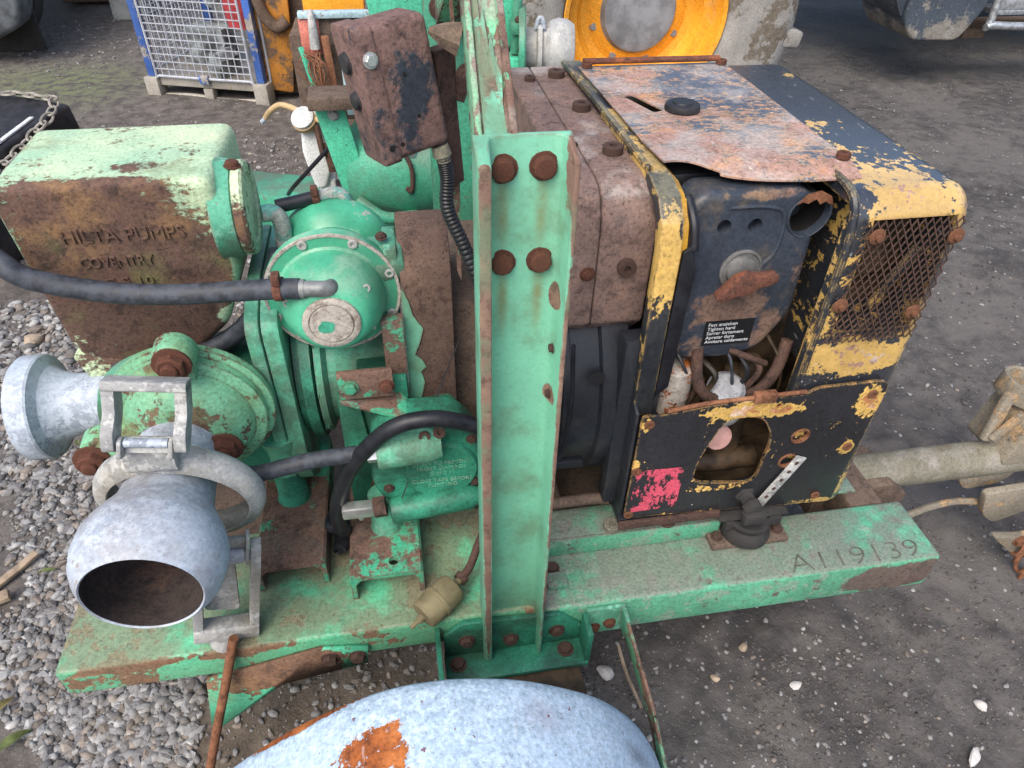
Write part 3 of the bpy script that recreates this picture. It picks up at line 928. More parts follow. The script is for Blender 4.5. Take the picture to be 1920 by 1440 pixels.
# fender stay
st = part('stay_bracket', B().box(0.2885, 0.365, 0.7235, 0.7315, 0.265, 0.345).box(0.357, 0.365, 0.69, 0.7235, 0.29, 0.345), 'cast', T, 0.0015)
bolt(st, (0.306, 0.7235, 0.287), (0, -1, 0), 0.010, 'hex', 'bolt')
bolt(st, (0.337, 0.7235, 0.296), (0, -1, 0), 0.011, 'round', 'bolt')
part('fender_stay', B().bar((0.361, 0.715, 0.322), (0.358, 0.52, 0.310), 0.042, 0.006).bar((0.358, 0.521, 0.310), (0.352, 0.36, 0.26), 0.04, 0.006), 'beam', T, 0.001)
part('fender_stay', B().bar((0.0, 0.60, 0.315), (0.0, 0.44, 0.30), 0.05, 0.006), 'beam', T, 0.001)

# fender + road wheel
prof2 = [(-0.46, 0.30), (-0.40, 0.40), (-0.303, 0.497), (-0.225, 0.568), (-0.15, 0.617), (-0.085, 0.644), (-0.02, 0.653), (0.04, 0.646), (0.124, 0.614), (0.206, 0.555), (0.28, 0.46), (0.333, 0.345), (0.36, 0.24)]


def cat2(P, sub):
    out = []
    for i in range(len(P) - 1):
        p1, p2 = Vector(P[i]), Vector(P[i + 1])
        p0 = Vector(P[i - 1]) if i else p1 * 2 - p2
        p3 = Vector(P[i + 2]) if i + 2 < len(P) else p2 * 2 - p1
        for j in range(sub):
            t = j / sub
            out.append(0.5 * (2 * p1 + (p2 - p0) * t + (2 * p0 - 5 * p1 + 4 * p2 - p3) * t * t + (3 * p1 - p0 - 3 * p2 + p3) * t ** 3))
    out.append(Vector(P[-1]))
    return out


cv = cat2(prof2, 6)
yy = [(0.476, -0.030), (0.477, -0.014), (0.470, -0.004), (0.455, 0.0), (0.40, 0.004), (0.33, 0.005), (0.26, 0.004), (0.20, 0.0), (0.186, -0.006), (0.18, -0.02), (0.18, -0.045)]
bm = bmesh.new()
rows = []
for i, p in enumerate(cv):
    d = (cv[min(i + 1, len(cv) - 1)] - cv[max(i - 1, 0)]).normalized()
    nrm = Vector((-d.y, d.x))
    rows.append([bm.verts.new((p.x + nrm.x * o_, y_, p.y + nrm.y * o_)) for y_, o_ in yy])
for a, c in zip(rows, rows[1:]):
    for i in range(len(yy) - 1):
        bm.faces.new((a[i], a[i + 1], c[i + 1], c[i]))
bmesh.ops.recalc_face_normals(bm, faces=bm.faces[:])
bmesh.ops.solidify(bm, geom=bm.faces[:], thickness=0.003)
bb = B()
bb.bm = bm
from mathutils import noise as mno
for v in bm.verts:
    v.co += Vector((0, 0, 1)) * mno.noise(v.co * 9) * 0.004
part('fender', bb, 'fender', T, smooth=50)
wh = part('road_wheel', B().lathe((0.0, 0.25, 0.285), (0, 1, 0), [(0, 0.16), (0.005, 0.2), (0.02, 0.255), (0.04, 0.278), (0.08, 0.283), (0.12, 0.278), (0.14, 0.255), (0.155, 0.2), (0.16, 0.16)], 40), 'tyredark', T)
part('rim', B().lathe((0.0, 0.262, 0.285), (0, 1, 0), [(0, 0.165), (0.02, 0.15), (0.04, 0.07), (0.02, 0.05), (0.0, 0.04)], 32), 'galvdull', wh)

# front brackets / gusset at left
gs = part('gusset_plate', B().poly([(-0.425, 0.7345, 0.286), (-0.213, 0.7345, 0.338), (-0.128, 0.7345, 0.323), (-0.135, 0.7345, 0.27), (-0.30, 0.7345, 0.235), (-0.43, 0.735, 0.115), (-0.462, 0.735, 0.085)], [(0, 1, 2, 3, 4, 5, 6)]), None, T)
bm = bmesh.new()
bm.from_mesh(gs.data)
bmesh.ops.solidify(bm, geom=bm.faces[:], thickness=0.008)
bm.to_mesh(gs.data)
bm.free()
gs.data.materials.append(worn('gusset green over rust', [((0.085, 0.42, 0.25), 0.52)], sc=9, sharp=0.008, blobs=[((-0.27, 0.73, 0.29), (0.13, 0.05, 0.08), 0.3), ((-0.44, 0.73, 0.17), (0.1, 0.05, 0.09), -0.25)], rust=((0.08, 0.045, 0.03), (0.15, 0.085, 0.055), (0.22, 0.13, 0.07)), bump=0.7, dirt=((0.16, 0.12, 0.07), 0.3, 0)))
for bx in (-0.20, -0.15):
    bolt(gs, (bx, 0.7265, 0.305 if bx < -0.18 else 0.30), (0, -1, 0), 0.013, 'hex', 'boltdark')
part('tie_rod', B().tube([(-0.352, 0.735, 0.40), (-0.385, 0.71, 0.30), (-0.43, 0.665, 0.17), (-0.475, 0.63, 0.03)], 0.0085, 10), 'rustbar', T)

# peeling lifting beam running up and back from the post
d = Vector((0.01, 0.178, 0.095)).normalized()
o0 = Vector((0.090, 0.745, 1.262))
xd = Vector((1, 0, 0))
zd = xd.cross(d).normalized()
mt = Matrix((xd, d, zd)).transposed().to_4x4()
mt.translation = o0
bb = B(mt)
bb.prism([(0.0, -0.055), (0.006, -0.055), (0.007, -0.012), (0.038, -0.012), (0.039, -0.055), (0.047, -0.055), (0.047, 0.0), (0.0385, 0.002), (0.0375, -0.007), (0.0085, -0.007), (0.0075, 0.001), (0.0, 0.0)], 'y', 0, 0.38)
part('lifting_beam', bb, 'beam', T, 0.0015)
bb = B(mt)
outl = [(0.010, 0.0), (0.036, 0.0), (0.034, 0.05), (0.036, 0.09), (0.030, 0.12), (0.029, 0.16), (0.024, 0.135), (0.021, 0.2), (0.017, 0.17), (0.014, 0.26), (0.010, 0.2)]
bb.prism(outl, 'z', -0.0066, -0.0052)
for v in bb.bm.verts:
    lp = mt.inverted() @ v.co
    v.co += zd * (0.004 * abs(math.sin(lp.y * 60 + lp.x * 90)))
part('paint_flake', bb, 'post', T, smooth=0)
apex = o0 + d * 0.38
rear = Vector((0.10, 1.52, 1.255))
bb = B().bar(apex + Vector((0.024, 0, -0.03)), rear + Vector((0.03, -0.02, -0.03)), 0.055, 0.047)
part('lifting_beam', bb, 'beam', T, 0.002)
rp = part('lifting_post', B().prism([(0.085, 1.51), (0.235, 1.51), (0.235, 1.56), (0.226, 1.56), (0.226, 1.52), (0.094, 1.52), (0.094, 1.56), (0.085, 1.56)], 'z', 0.353, 1.30), 'green2d', T, 0.002)
for bx, bz in ((0.118, 1.225), (0.165, 1.225), (0.118, 1.10), (0.165, 1.10)):
    bolt(rp, (bx, 1.51, bz), (0, -1, 0), 0.018, 'nut', 'boltdark')
part('peeling_strip', B().prism([(0.088, 0.95), (0.094, 0.93), (0.097, 1.16), (0.094, 1.36), (0.089, 1.34), (0.091, 1.2), (0.087, 1.1)], 'y', 1.0, 1.004).jitter(0.004, 2), 'beam', T)

# control box
cm = Matrix.Translation((0.0185, 0.93, 1.2535)) @ Matrix.Scale(0.92, 4) @ Matrix.Rotation(R(24), 4, 'Z') @ Matrix.Rotation(R(-7), 4, 'Y') @ Matrix.Rotation(R(-6), 4, 'X')
bx = part('control_box', B(cm).box(-0.042, 0.060, -0.002, 0.075, -0.088, 0.090), 'boxrust', T, 0.011, 4)
part('lid_band', B(cm).prism(rpoly([(-0.0052, -0.0905), (0.077, -0.0905), (0.077, 0.0925), (-0.0052, 0.0925)], 0.012), 'x', -0.048, -0.022), 'boxrust', bx, 0.002, 2)
bolt(bx, cm @ Vector((-0.034, -0.0056, 0.052)), cm.to_3x3() @ Vector((0, -1, 0)), 0.0075, 'hex', 'steel')
for hx, hz, hr in ((-0.034, -0.066, 0.0045), (-0.016, -0.066, 0.0032), (0.010, 0.022, 0.0028), (0.018, -0.036, 0.0028)):
    part('hole', B(cm).cyl((hx, -0.0058 if hx < -0.02 else -0.0026, hz), (hx, 0.004, hz), hr, n=14), 'dark', bx)
for kz, kr in ((0.045, 0.015), (-0.005, 0.013)):
    part('knob', B(cm).lathe((-0.046, 0.045, kz), (-1, 0, 0), [(0, kr), (0.003, kr), (0.004, kr * 0.9), (0.008, kr * 0.88), (0.009, kr * 0.75)], 24), 'blackbox', bx)
part('gland', B(cm).lathe((0.046, 0.012, -0.09), (0.08, 0, -1), [(0, 0.013), (0.016, 0.0145), (0.018, 0.011), (0.026, 0.011)], 14), 'drawbar', bx)
cs = cm @ Vector((0.048, 0.012, -0.11))
part('conduit', B().tube([cs, cs + Vector((0.004, 0.0, -0.03)), (0.072, 0.945, 1.085), (0.092, 0.94, 1.03), (0.116, 0.93, 0.96), (0.13, 0.92, 0.90)], 0.0105, 14, 26, rf=lambda i, N: 1.0 if i % 3 else 0.83), 'conduit', T, smooth=60)
part('bracket', B().lathe((0.058, 0.957, 1.318), (1, -0.1, -0.25), [(0, 0.004), (0.010, 0.010), (0.022, 0.016), (0.040, 0.021)], 7, cap=False).jitter(0.003, 2), 'brownplate', T)
part('bracket_arm', B().bar((0.072, 0.99, 1.29), (0.085, 1.0, 1.10), 0.03, 0.02), 'boltdark', T)
part('bracket_arm', B().bar((0.05, 1.0, 1.25), (0.11, 1.0, 1.23), 0.03, 0.006), 'boltdark', T)

# ------------------------------------------------------------------ priming tank
tp = rpoly([(-0.588, 1.10), (-0.266, 1.10), (-0.262, 0.925), (-0.305, 0.82), (-0.375, 0.762), (-0.455, 0.745), (-0.555, 0.732), (-0.582, 0.80)], 0.02, 3)
tb = B().prism(tp, 'y', 1.062, 1.30)
for v in tb.bm.verts:           # slight draft of the casting
    if v.co.y < 1.1:
        v.co.y += (1.1 - v.co.z) * 0.09
        v.co.x += (v.co.x + 0.43) * -0.03
tank = part('priming_tank', tb, 'tank', T, 0.016, 4, ang=50)
yt = 1.064
text('raised_lettering', 'HILTA PUMPS', tank, (-0.510, 1.0696, 1.003), (1, 0, 0), (0, -0.09, 1), 0.032, 'tank', 0.0022, 0.178)
text('raised_lettering', 'COVENTRY', tank, (-0.500, 1.0738, 0.957), (1, 0, 0), (0, -0.09, 1), 0.026, 'tank', 0.0022, 0.110)
text('raised_lettering', 'C S 10', tank, (-0.478, 1.0773, 0.918), (1, 0, 0), (0, -0.09, 1), 0.024, 'tank', 0.0020, 0.075)
part('tank_spigot', B().prism(rpoly([(-0.585, 0.78), (-0.50, 0.76), (-0.505, 0.715), (-0.53, 0.695), (-0.565, 0.71)], 0.012), 'y', 1.09, 1.18), 'tank', tank, 0.01, 3)
part('spigot_pipe', B().tube([(-0.535, 1.12, 0.71), (-0.530, 1.11, 0.685), (-0.515, 1.06, 0.66), (-0.49, 1.0, 0.64)], 0.014, 12), 'pipeg', tank)
fl = part('tank_flange', B().lathe((-0.285, 1.135, 1.015), (1, 0, 0), [(0, 0.084), (0.026, 0.078), (0.032, 0.076), (0.034, 0.072)], 40), 'cast', tank)
part('flange_cover', B().lathe((-0.2505, 1.135, 1.015), (1, 0, 0), [(0, 0.076), (0.013, 0.076), (0.017, 0.072), (0.017, 0.056), (0.013, 0.053), (0.013, 0.0)], 40), 'tank', tank)
bolt(tank, (-0.248, 1.125, 1.090), (0.1, 0, 1), 0.011, 'round', 'bolt')
part('elbow_pipe', B().tube([(-0.225, 1.15, 0.995), (-0.208, 1.155, 0.993), (-0.198, 1.157, 0.978), (-0.197, 1.157, 0.94), (-0.20, 1.157, 0.86)], 0.0145, 14), 'pipeg', T)
part('pipe_collar', B().lathe((-0.197, 1.157, 0.945), (0, 0, -1), [(0, 0.017), (0.008, 0.018), (0.016, 0.017)], 16).lathe((-0.1975, 1.157, 0.925), (0, 0, -1), [(0, 0.0165), (0.10, 0.0165)], 16), 'galvdull', T)
part('rear_hose', B().tube([(-0.205, 1.185, 0.99), (-0.17, 1.195, 0.992), (-0.135, 1.205, 0.995)], 0.012, 12), 'hosedark', T)
part('hose_clamp', B().lathe((-0.145, 1.202, 0.995), (1, 0.1, 0), [(0, 0.015), (0.012, 0.015)], 16).box(-0.144, -0.133, 1.185, 1.198, 1.005, 1.02), 'bolt', T)
part('hose_elbow', B().tube([(-0.133, 1.205, 0.995), (-0.105, 1.21, 0.997), (-0.090, 1.21, 0.99), (-0.085, 1.21, 0.965)], 0.0115, 12), 'pipeg', T)

# ------------------------------------------------------------------ exhauster dome
oc = (-0.118, 1.0, 0.896)
dome = part('exhauster_dome', B().lathe((-0.118, 1.062, 0.898), (0, -1, 0), [(0, 0.106), (0.006, 0.111), (0.022, 0.111), (0.026, 0.109), (0.027, 0.090), (0.030, 0.0865), (0.05, 0.0845), (0.072, 0.0775), (0.092, 0.064), (0.104, 0.053), (0.106, 0.046)], 64), 'dome', T, smooth=35)
part('dome_cap', B().lathe((-0.118, 0.957, 0.898), (0, -1, 0), [(0, 0.0455), (0.006, 0.0455), (0.0075, 0.0435), (0.0075, 0.036), (0.005, 0.035), (0.005, 0.034), (0.0085, 0.033), (0.0085, 0.0)], 48), 'cap', dome)
for k in range(8):
    a = R(20 + 45 * k)
    bolt(dome, (-0.118 + 0.102 * math.cos(a), 1.0345, 0.898 + 0.102 * math.sin(a)), (0, -1, 0), 0.0078, 'socket', 'galvdull')
for a in (R(35), R(160), R(215), R(330)):
    bolt(dome, (-0.118 + 0.071 * math.cos(a), 0.983, 0.898 + 0.071 * math.sin(a)), (math.cos(a) * 0.5, -1, math.sin(a) * 0.5), 0.0068 if a < 3 else 0.004, 'socket', 'galvdull')
part('dome_body', B().lathe((-0.116, 1.062, 0.890), (0, 1, 0), [(0, 0.095), (0.03, 0.088), (0.07, 0.075), (0.085, 0.075), (0.10, 0.092), (0.12, 0.102), (0.145, 0.102), (0.155, 0.096), (0.16, 0.08)], 56), 'dome', T)
part('side_boss', B().lathe((-0.05, 1.075, 0.93), (1, 0, 0.1), [(0, 0.045), (0.03, 0.042), (0.055, 0.036)], 24).box(-0.03, -0.007, 1.04, 1.12, 0.87, 0.975), 'cast', T, 0.004)
bolt(T, (-0.030, 1.062, 0.985), (0, -0.3, 1), 0.008, 'nut', 'boltdark')
part('hose_elbow', B().tube([(-0.162, 0.966, 0.957), (-0.140, 0.962, 0.958), (-0.122, 0.961, 0.957), (-0.113, 0.968, 0.954), (-0.111, 0.99, 0.950)], 0.0128, 14).lathe((-0.158, 0.9655, 0.957), (1, -0.1, 0), [(0, 0.0148), (0.008, 0.0148)], 16), simple('dull pipe fitting', (0.17, 0.18, 0.18), 0.5, 0.3, 0.3, 40, 0.3), T)
part('long_hose', B().tube([(-0.72, 1.20, 1.06), (-0.645, 1.07, 1.043), (-0.575, 1.008, 1.012), (-0.539, 1.0, 0.985), (-0.447, 1.0, 0.955), (-0.348, 0.995, 0.945), (-0.25, 0.982, 0.951), (-0.19, 0.970, 0.957), (-0.158, 0.966, 0.957)], 0.0165, 16), 'hose', T, smooth=60)
part('hose_clamp', B().lathe((-0.196, 0.9715, 0.9565), (1, -0.13, 0), [(0, 0.019), (0.013, 0.019)], 20).box(-0.196, -0.184, 0.953, 0.972, 0.972, 0.988), 'bolt', T, 0.001)
part('lower_hose', B().tube([(-0.50, 1.065, 0.72), (-0.512, 1.07, 0.745), (-0.49, 1.07, 0.757), (-0.45, 1.075, 0.755), (-0.375, 1.09, 0.762), (-0.315, 1.10, 0.785), (-0.27, 1.10, 0.825), (-0.225, 1.11, 0.89), (-0.205, 1.12, 0.94)], 0.0165, 16), 'hose', T, smooth=60)

part('flange_edge', B().lathe((-0.118, 1.0352, 0.898), (0, -1, 0), [(-0.004, 0.1115), (0.0004, 0.1112), (0.0008, 0.1085), (0.0004, 0.1065), (-0.004, 0.1065)], 64, close=True), 'cap', dome)
# ------------------------------------------------------------------ pump body
part('volute_plate', B().prism(rpoly([(1.0, 0.50), (1.0, 0.87), (1.10, 0.90), (1.32, 0.90), (1.32, 0.45), (1.06, 0.45)], 0.03), 'x', -0.266, -0.243).prism(rpoly([(1.004, 0.50), (1.004, 0.868), (1.10, 0.898), (1.32, 0.898), (1.32, 0.45), (1.06, 0.45)], 0.03), 'x', -0.241, -0.212), 'cast', T, 0.003)
part('casing_flange', B().lathe((-0.209, 1.17, 0.68), (1, 0, 0), [(0, 0.150), (0.012, 0.150), (0.013, 0.165), (0.032, 0.165), (0.034, 0.155), (0.036, 0.13)], 56), 'castdark', T)
br = part('bearing_housing', B().lathe((-0.172, 1.15, 0.68), (1, 0, 0), [(0, 0.14), (0.012, 0.137), (0.02, 0.118), (0.10, 0.112), (0.11, 0.105), (0.16, 0.10)], 56), 'cast', T)
for a in range(10):
    an = R(36 * a + 8)
    bolt(br, (-0.172, 1.17 - 0.150 * math.cos(an), 0.68 + 0.150 * math.sin(an)), (1, 0, 0), 0.0095, 'hex', 'boltgreen')
part('volute_body', B().lathe((-0.405, 0.99, 0.70), (0, 1, 0), [(0, 0.13), (0.02, 0.135), (0.05, 0.12)], 48), 'cast', T)
part('volute_casing', B().lathe((-0.46, 1.15, 0.585), (1, 0, 0), [(0, 0.11), (0.03, 0.145), (0.12, 0.15), (0.20, 0.145)], 40), 'castdark', T)
part('drain_stub', B().lathe((-0.262, 1.03, 0.515), (0, 0, 1), [(0, 0.034), (0.05, 0.032), (0.09, 0.04)], 20), 'cast', T)

cvr = part('suction_cover', B().lathe((-0.376, 0.992, 0.722), (0, -1, 0), [(0, 0.134), (0.014, 0.134), (0.016, 0.128), (0.018, 0.123), (0.034, 0.123), (0.037, 0.118), (0.039, 0.104), (0.050, 0.100), (0.066, 0.088), (0.078, 0.07), (0.084, 0.055)], 64), 'cover', T, smooth=32)
ears = [(-0.362, 0.866), (-0.318, 0.692), (-0.524, 0.692)]
for ex, ez in ears:
    dv = Vector((ex + 0.376, 0, ez - 0.722))
    b = B().lathe((ex, 0.99, ez), (0, -1, 0), [(0.026, 0.033), (0.05, 0.032), (0.062, 0.031), (0.066, 0.027)], 24)
    b.bar(Vector((ex, 0.962, ez)), Vector((ex, 0.962, ez)) - dv * 0.6, 0.04, 0.052, up=(0, 1, 0))
    part('cover_ear', b, 'cover', cvr, 0.004)
    bolt(cvr, (ex, 0.925 if ez > 0.8 else 0.902, ez if ez > 0.8 else ez + 0.012), (0, -1, 0), 0.0235, 'nut', 'bolt')

part('cover_bar', B().box(-0.522, -0.322, 0.900, 0.950, 0.668, 0.722), 'cover', cvr, 0.012, 3)
# galvanised outlet on the left
part('outlet_coupling', B().lathe((-0.52, 1.085, 0.675), (-1, 0, 0), [(0, 0.056), (0.03, 0.055), (0.085, 0.056), (0.108, 0.063), (0.122, 0.074), (0.128, 0.086), (0.130, 0.0935), (0.134, 0.0955), (0.164, 0.0955), (0.168, 0.092), (0.165, 0.085), (0.14, 0.068), (0.11, 0.050), (0.0, 0.048)], 56, close=True), 'galv', T, smooth=22)

# big galvanised coupling pointing at the viewer
cx, cz = -0.392, 0.697
pipe = part('coupling_pipe', B().lathe((cx, 0.92, cz), (0, -1, 0), [(0, 0.066), (0.05, 0.066), (0.085, 0.066), (0.118, 0.0685), (0.14, 0.072), (0.16, 0.081), (0.185, 0.094), (0.21, 0.1025), (0.235, 0.104), (0.258, 0.100), (0.276, 0.091), (0.288, 0.082), (0.2905, 0.0795), (0.2885, 0.0775), (0.27, 0.0835), (0.24, 0.094), (0.2, 0.09), (0.14, 0.066), (0.0, 0.06)], 72, close=True), 'galv', T, smooth=50)
part('pipe_bore', B().lathe((cx, 0.92, cz), (0, -1, 0), [(0.01, 0.0), (0.01, 0.0585), (0.14, 0.0645), (0.2, 0.0885), (0.24, 0.0925), (0.27, 0.0825), (0.2882, 0.0768)], 56, cap=False), worn('dark rusty bore', [], rust=((0.03, 0.024, 0.022), (0.055, 0.042, 0.038), (0.10, 0.06, 0.045)), bump=0.6), pipe)
rm = Matrix.Translation((cx + 0.008, 0.842, 0.668)) @ Matrix.Rotation(R(13), 4, 'X') @ Matrix.Rotation(R(-4), 4, 'Z')
ring = part('clamp_ring', B(rm @ Matrix.Scale(0.78, 4, (0, 1, 0))).lathe((0, 0.026, 0), (0, -1, 0), [(0, 0.108), (0.004, 0.119), (0.014, 0.1265), (0.03, 0.129), (0.046, 0.126), (0.056, 0.117), (0.06, 0.106), (0.057, 0.104), (0.052, 0.113), (0.044, 0.1215), (0.03, 0.1245), (0.015, 0.122), (0.007, 0.115), (0.003, 0.107)], 72, close=True), 'galvdull', T, smooth=50)
part('ring_saddle', B(rm).prism(rpoly([(-0.028, 0.112), (-0.032, 0.125), (-0.022, 0.160), (-0.010, 0.165), (0.012, 0.122)], 0.005), 'x', -0.036, 0.036), 'galvdull', ring, 0.003)


def clasp(mtx):
    """over-centre lever: U strap, clevis plates and pin; local z along the lever"""
    b = B(mtx)
    sw = 0.046
    for s in (-1, 1):
        b.prism(rpoly([(0.016, -0.018), (-0.014, -0.016), (-0.020, 0.02), (-0.006, 0.055), (-0.014, 0.116), (0.022, 0.118), (0.034, 0.06), (0.024, 0.02)], 0.010), 'x', s * sw - 0.008, s * sw + 0.008)
    b.prism(rpoly([(0.022, 0.104), (-0.016, 0.100), (-0.016, 0.120), (0.024, 0.124)], 0.005), 'x', -sw - 0.008, sw + 0.008)
    lv = part('clasp_lever', b, 'galvdull', T, 0.003, 3)
    b = B(mtx)
    for s in (-1, 1):
        b.prism(rpoly([(-0.013, -0.030), (0.016, -0.030), (0.014, 0.004), (0.0, 0.014), (-0.013, 0.006)], 0.008), 'x', s * 0.033 - 0.003, s * 0.033 + 0.003)
    b.box(-0.03, 0.03, 0.004, 0.012, -0.022, 0.010)
    part('clevis', b, 'galvdull', lv, 0.0015)
    part('hinge_pin', B(mtx).cyl((-0.054, 0, 0), (0.054, 0, 0), 0.0065, n=16).cyl((-0.028, 0, 0), (0.028, 0, 0), 0.0095, n=16), 'galv', lv)


clasp(Matrix.Translation((-0.376, 0.781, 0.839)) @ Matrix.Rotation(R(9), 4, 'Y') @ Matrix.Rotation(R(-30), 4, 'X') @ Matrix.Scale(0.74, 4, (0, 0, 1)))
clasp(Matrix.Translation((-0.330, 0.775, 0.575)) @ Matrix.Rotation(R(192), 4, 'Y') @ Matrix.Rotation(R(4), 4, 'X') @ Matrix.Rotation(R(-8), 4, 'Z') @ Matrix.Scale(1.7, 4, (0, 0, 1)))
part('clasp_tongue', B().prism(rpoly([(-0.365, 0.57), (-0.322, 0.56), (-0.345, 0.41), (-0.405, 0.42)], 0.012), 'y', 0.785, 0.793), 'galvdull', T, 0.002)
part('clasp_foot', B().lathe((-0.375, 0.765, 0.375), (-0.25, -0.3, -1), [(0, 0.028), (0.02, 0.027), (0.028, 0.022)], 18), 'galvdull', T)

# ------------------------------------------------------------------ belt guard, brackets, lower casting
gp = [(1.03, 0.585)] + [(1.13 - 0.10 * math.cos(R(a)), 0.895 + 0.10 * math.sin(R(a))) for a in range(0, 95, 10)] + [(1.17, 0.968), (1.22, 0.91), (1.24, 0.85), (1.24, 0.585)]
grd = part('belt_guard', B().prism(gp, 'x', -0.006, 0.080), 'guard', T, 0.003)
part('guard_slot', B().cyl((0.012, 1.027, 0.612), (0.012, 1.033, 0.612), 0.012, n=16).box(0.0, 0.024, 1.027, 1.033, 0.585, 0.612), 'dark', grd)
fp = [(-0.007, 0.60), (0.006, 0.60), (0.012, 0.655), (0.022, 0.70), (0.016, 0.725), (0.026, 0.735), (0.020, 0.752), (0.008, 0.765), (0.018, 0.79), (0.026, 0.82), (0.018, 0.835), (0.010, 0.85), (0.004, 0.88), (-0.004, 0.905), (-0.007, 0.90)]
part('paint_flake', B().prism(fp, 'y', 1.0265, 1.0285), 'post', grd, smooth=0)
part('bracket_box', B().box(-0.10, -0.010, 0.985, 1.06, 0.60, 0.745), 'castdark', T, 0.006)
b2 = part('belt_bracket', B().box(-0.128, -0.034, 0.962, 0.975, 0.728, 0.785).poly([(-0.13, 0.962, 0.728), (-0.012, 0.93, 0.70), (-0.012, 1.02, 0.70), (-0.03, 1.03, 0.728), (-0.13, 1.0, 0.728), (-0.13, 0.962, 0.718), (-0.012, 0.93, 0.69), (-0.012, 1.02, 0.69), (-0.03, 1.03, 0.718), (-0.13, 1.0, 0.718)], [(0, 1, 2, 3, 4), (5, 9, 8, 7, 6), (0, 5, 6, 1), (1, 6, 7, 2), (2, 7, 8, 3), (3, 8, 9, 4), (4, 9, 5, 0)]), 'support', T, 0.002)
bolt(b2, (-0.108, 0.962, 0.756), (0, -1, 0), 0.0115, 'hex', 'boltgreen')
bolt(b2, (-0.046, 0.962, 0.752), (0, -1, 0), 0.0115, 'round', 'bolt')
part('bracket_leg', B().prism([(-0.135, 0.727), (-0.10, 0.727), (-0.085, 0.55), (-0.115, 0.43), (-0.14, 0.43)], 'y', 0.975, 0.992), 'castdark', T, 0.003)
part('side_tab', B().box(-0.045, -0.008, 1.0, 1.024, 0.745, 0.86), 'support', T, 0.002)
part('clutch_box', B().box(0.081, 0.25, 1.08, 1.40, 0.42, 0.835), 'brownplate', T, 0.006)

low = part('frost_pump', B().prism(rpoly([(-0.082, 0.69), (-0.02, 0.705), (0.07, 0.70), (0.112, 0.64), (0.112, 0.55), (0.06, 0.495), (-0.05, 0.485), (-0.092, 0.56)], 0.03, 5), 'y', 0.905, 0.985), 'castdark', T, 0.008, 3)
part('badge', B().lathe((0.036, 0.9055, 0.592), (0, -1, 0), [(0, 0.068), (0.006, 0.067), (0.009, 0.064)], 48), 'castdark', low)
for i, (s, wd) in enumerate((('DRAIN TO PREVENT', 0.104), ('FROST DAMAGE', 0.090), ('C H 0 11', 0.044), ('CLOSE TAPS BEFORE', 0.112), ('PUMPING', 0.054))):
    zz = (0.613, 0.600, 0.586, 0.568, 0.555)[i]
    text('raised_lettering', s, low, (0.036 - wd / 2, 0.8966, zz), (1, 0, -0.03), (0, 0, 1), 0.0125, 'cast', 0.0010, wd)
part('inlet_boss', B().lathe((-0.072, 0.885, 0.672), (1, 0, 0.03), [(0, 0.030), (0.002, 0.032), (0.085, 0.031), (0.11, 0.024)], 28), 'cast', low)
part('outlet_boss', B().lathe((-0.062, 0.89, 0.508), (1, 0, 0.1), [(0, 0.024), (0.002, 0.026), (0.15, 0.024), (0.17, 0.015)], 24), 'castdark', low)
bolt(low, (0.010, 0.880, 0.700), (0, -0.8, 0.5), 0.010, 'collar', 'boltdark')
bolt(low, (0.036, 0.885, 0.704), (0, -0.8, 0.5), 0.011, 'collar', 'boltdark')
for q in ((0.093, 0.905, 0.66), (0.096, 0.905, 0.55), (-0.062, 0.905, 0.555)):
    bolt(low, q, (0, -1, 0), 0.008, 'hex', 'boltdark')
part('hose_nut', B().lathe((-0.108, 0.885, 0.671), (1, 0, 0.03), [(0, 0.012), (0.006, 0.016), (0.014, 0.016), (0.015, 0.013), (0.018, 0.013), (0.019, 0.019), (0.036, 0.019)], 6), 'steel', low)
part('drain_tap', B().box(-0.150, -0.092, 0.868, 0.892, 0.520, 0.546).cyl((-0.118, 0.878, 0.522), (-0.118, 0.878, 0.508), 0.006), 'steel', low, 0.004)
part('tap_nut', B().lathe((-0.092, 0.88, 0.533), (1, 0, 0.1), [(0, 0.02), (0.022, 0.02)], 6), 'boltdark', low)
part('suction_hose', B().tube([(-0.335, 0.90, 0.635), (-0.30, 0.885, 0.648), (-0.259, 0.88, 0.656), (-0.186, 0.882, 0.669), (-0.135, 0.884, 0.671), (-0.106, 0.885, 0.671)], 0.0145, 14), 'hose', T, smooth=60)
part('return_hose', B().tube([(0.20, 0.93, 0.62), (0.16, 0.90, 0.675), (0.118, 0.875, 0.708), (0.068, 0.865, 0.742), (0.016, 0.862, 0.757), (-0.037, 0.864, 0.745), (-0.084, 0.872, 0.698), (-0.125, 0.885, 0.63), (-0.157, 0.895, 0.54), (-0.163, 0.905, 0.46), (-0.155, 0.93, 0.41)], 0.0145, 14), 'hosedark', T, smooth=60)
part('hose_coil', B().tube([(-0.155, 0.90, 0.46), (-0.185, 0.93, 0.44), (-0.17, 0.99, 0.42), (-0.15, 0.96, 0.40), (-0.172, 0.90, 0.40), (-0.165, 1.02, 0.385)], 0.013, 10), 'hosedark', T)

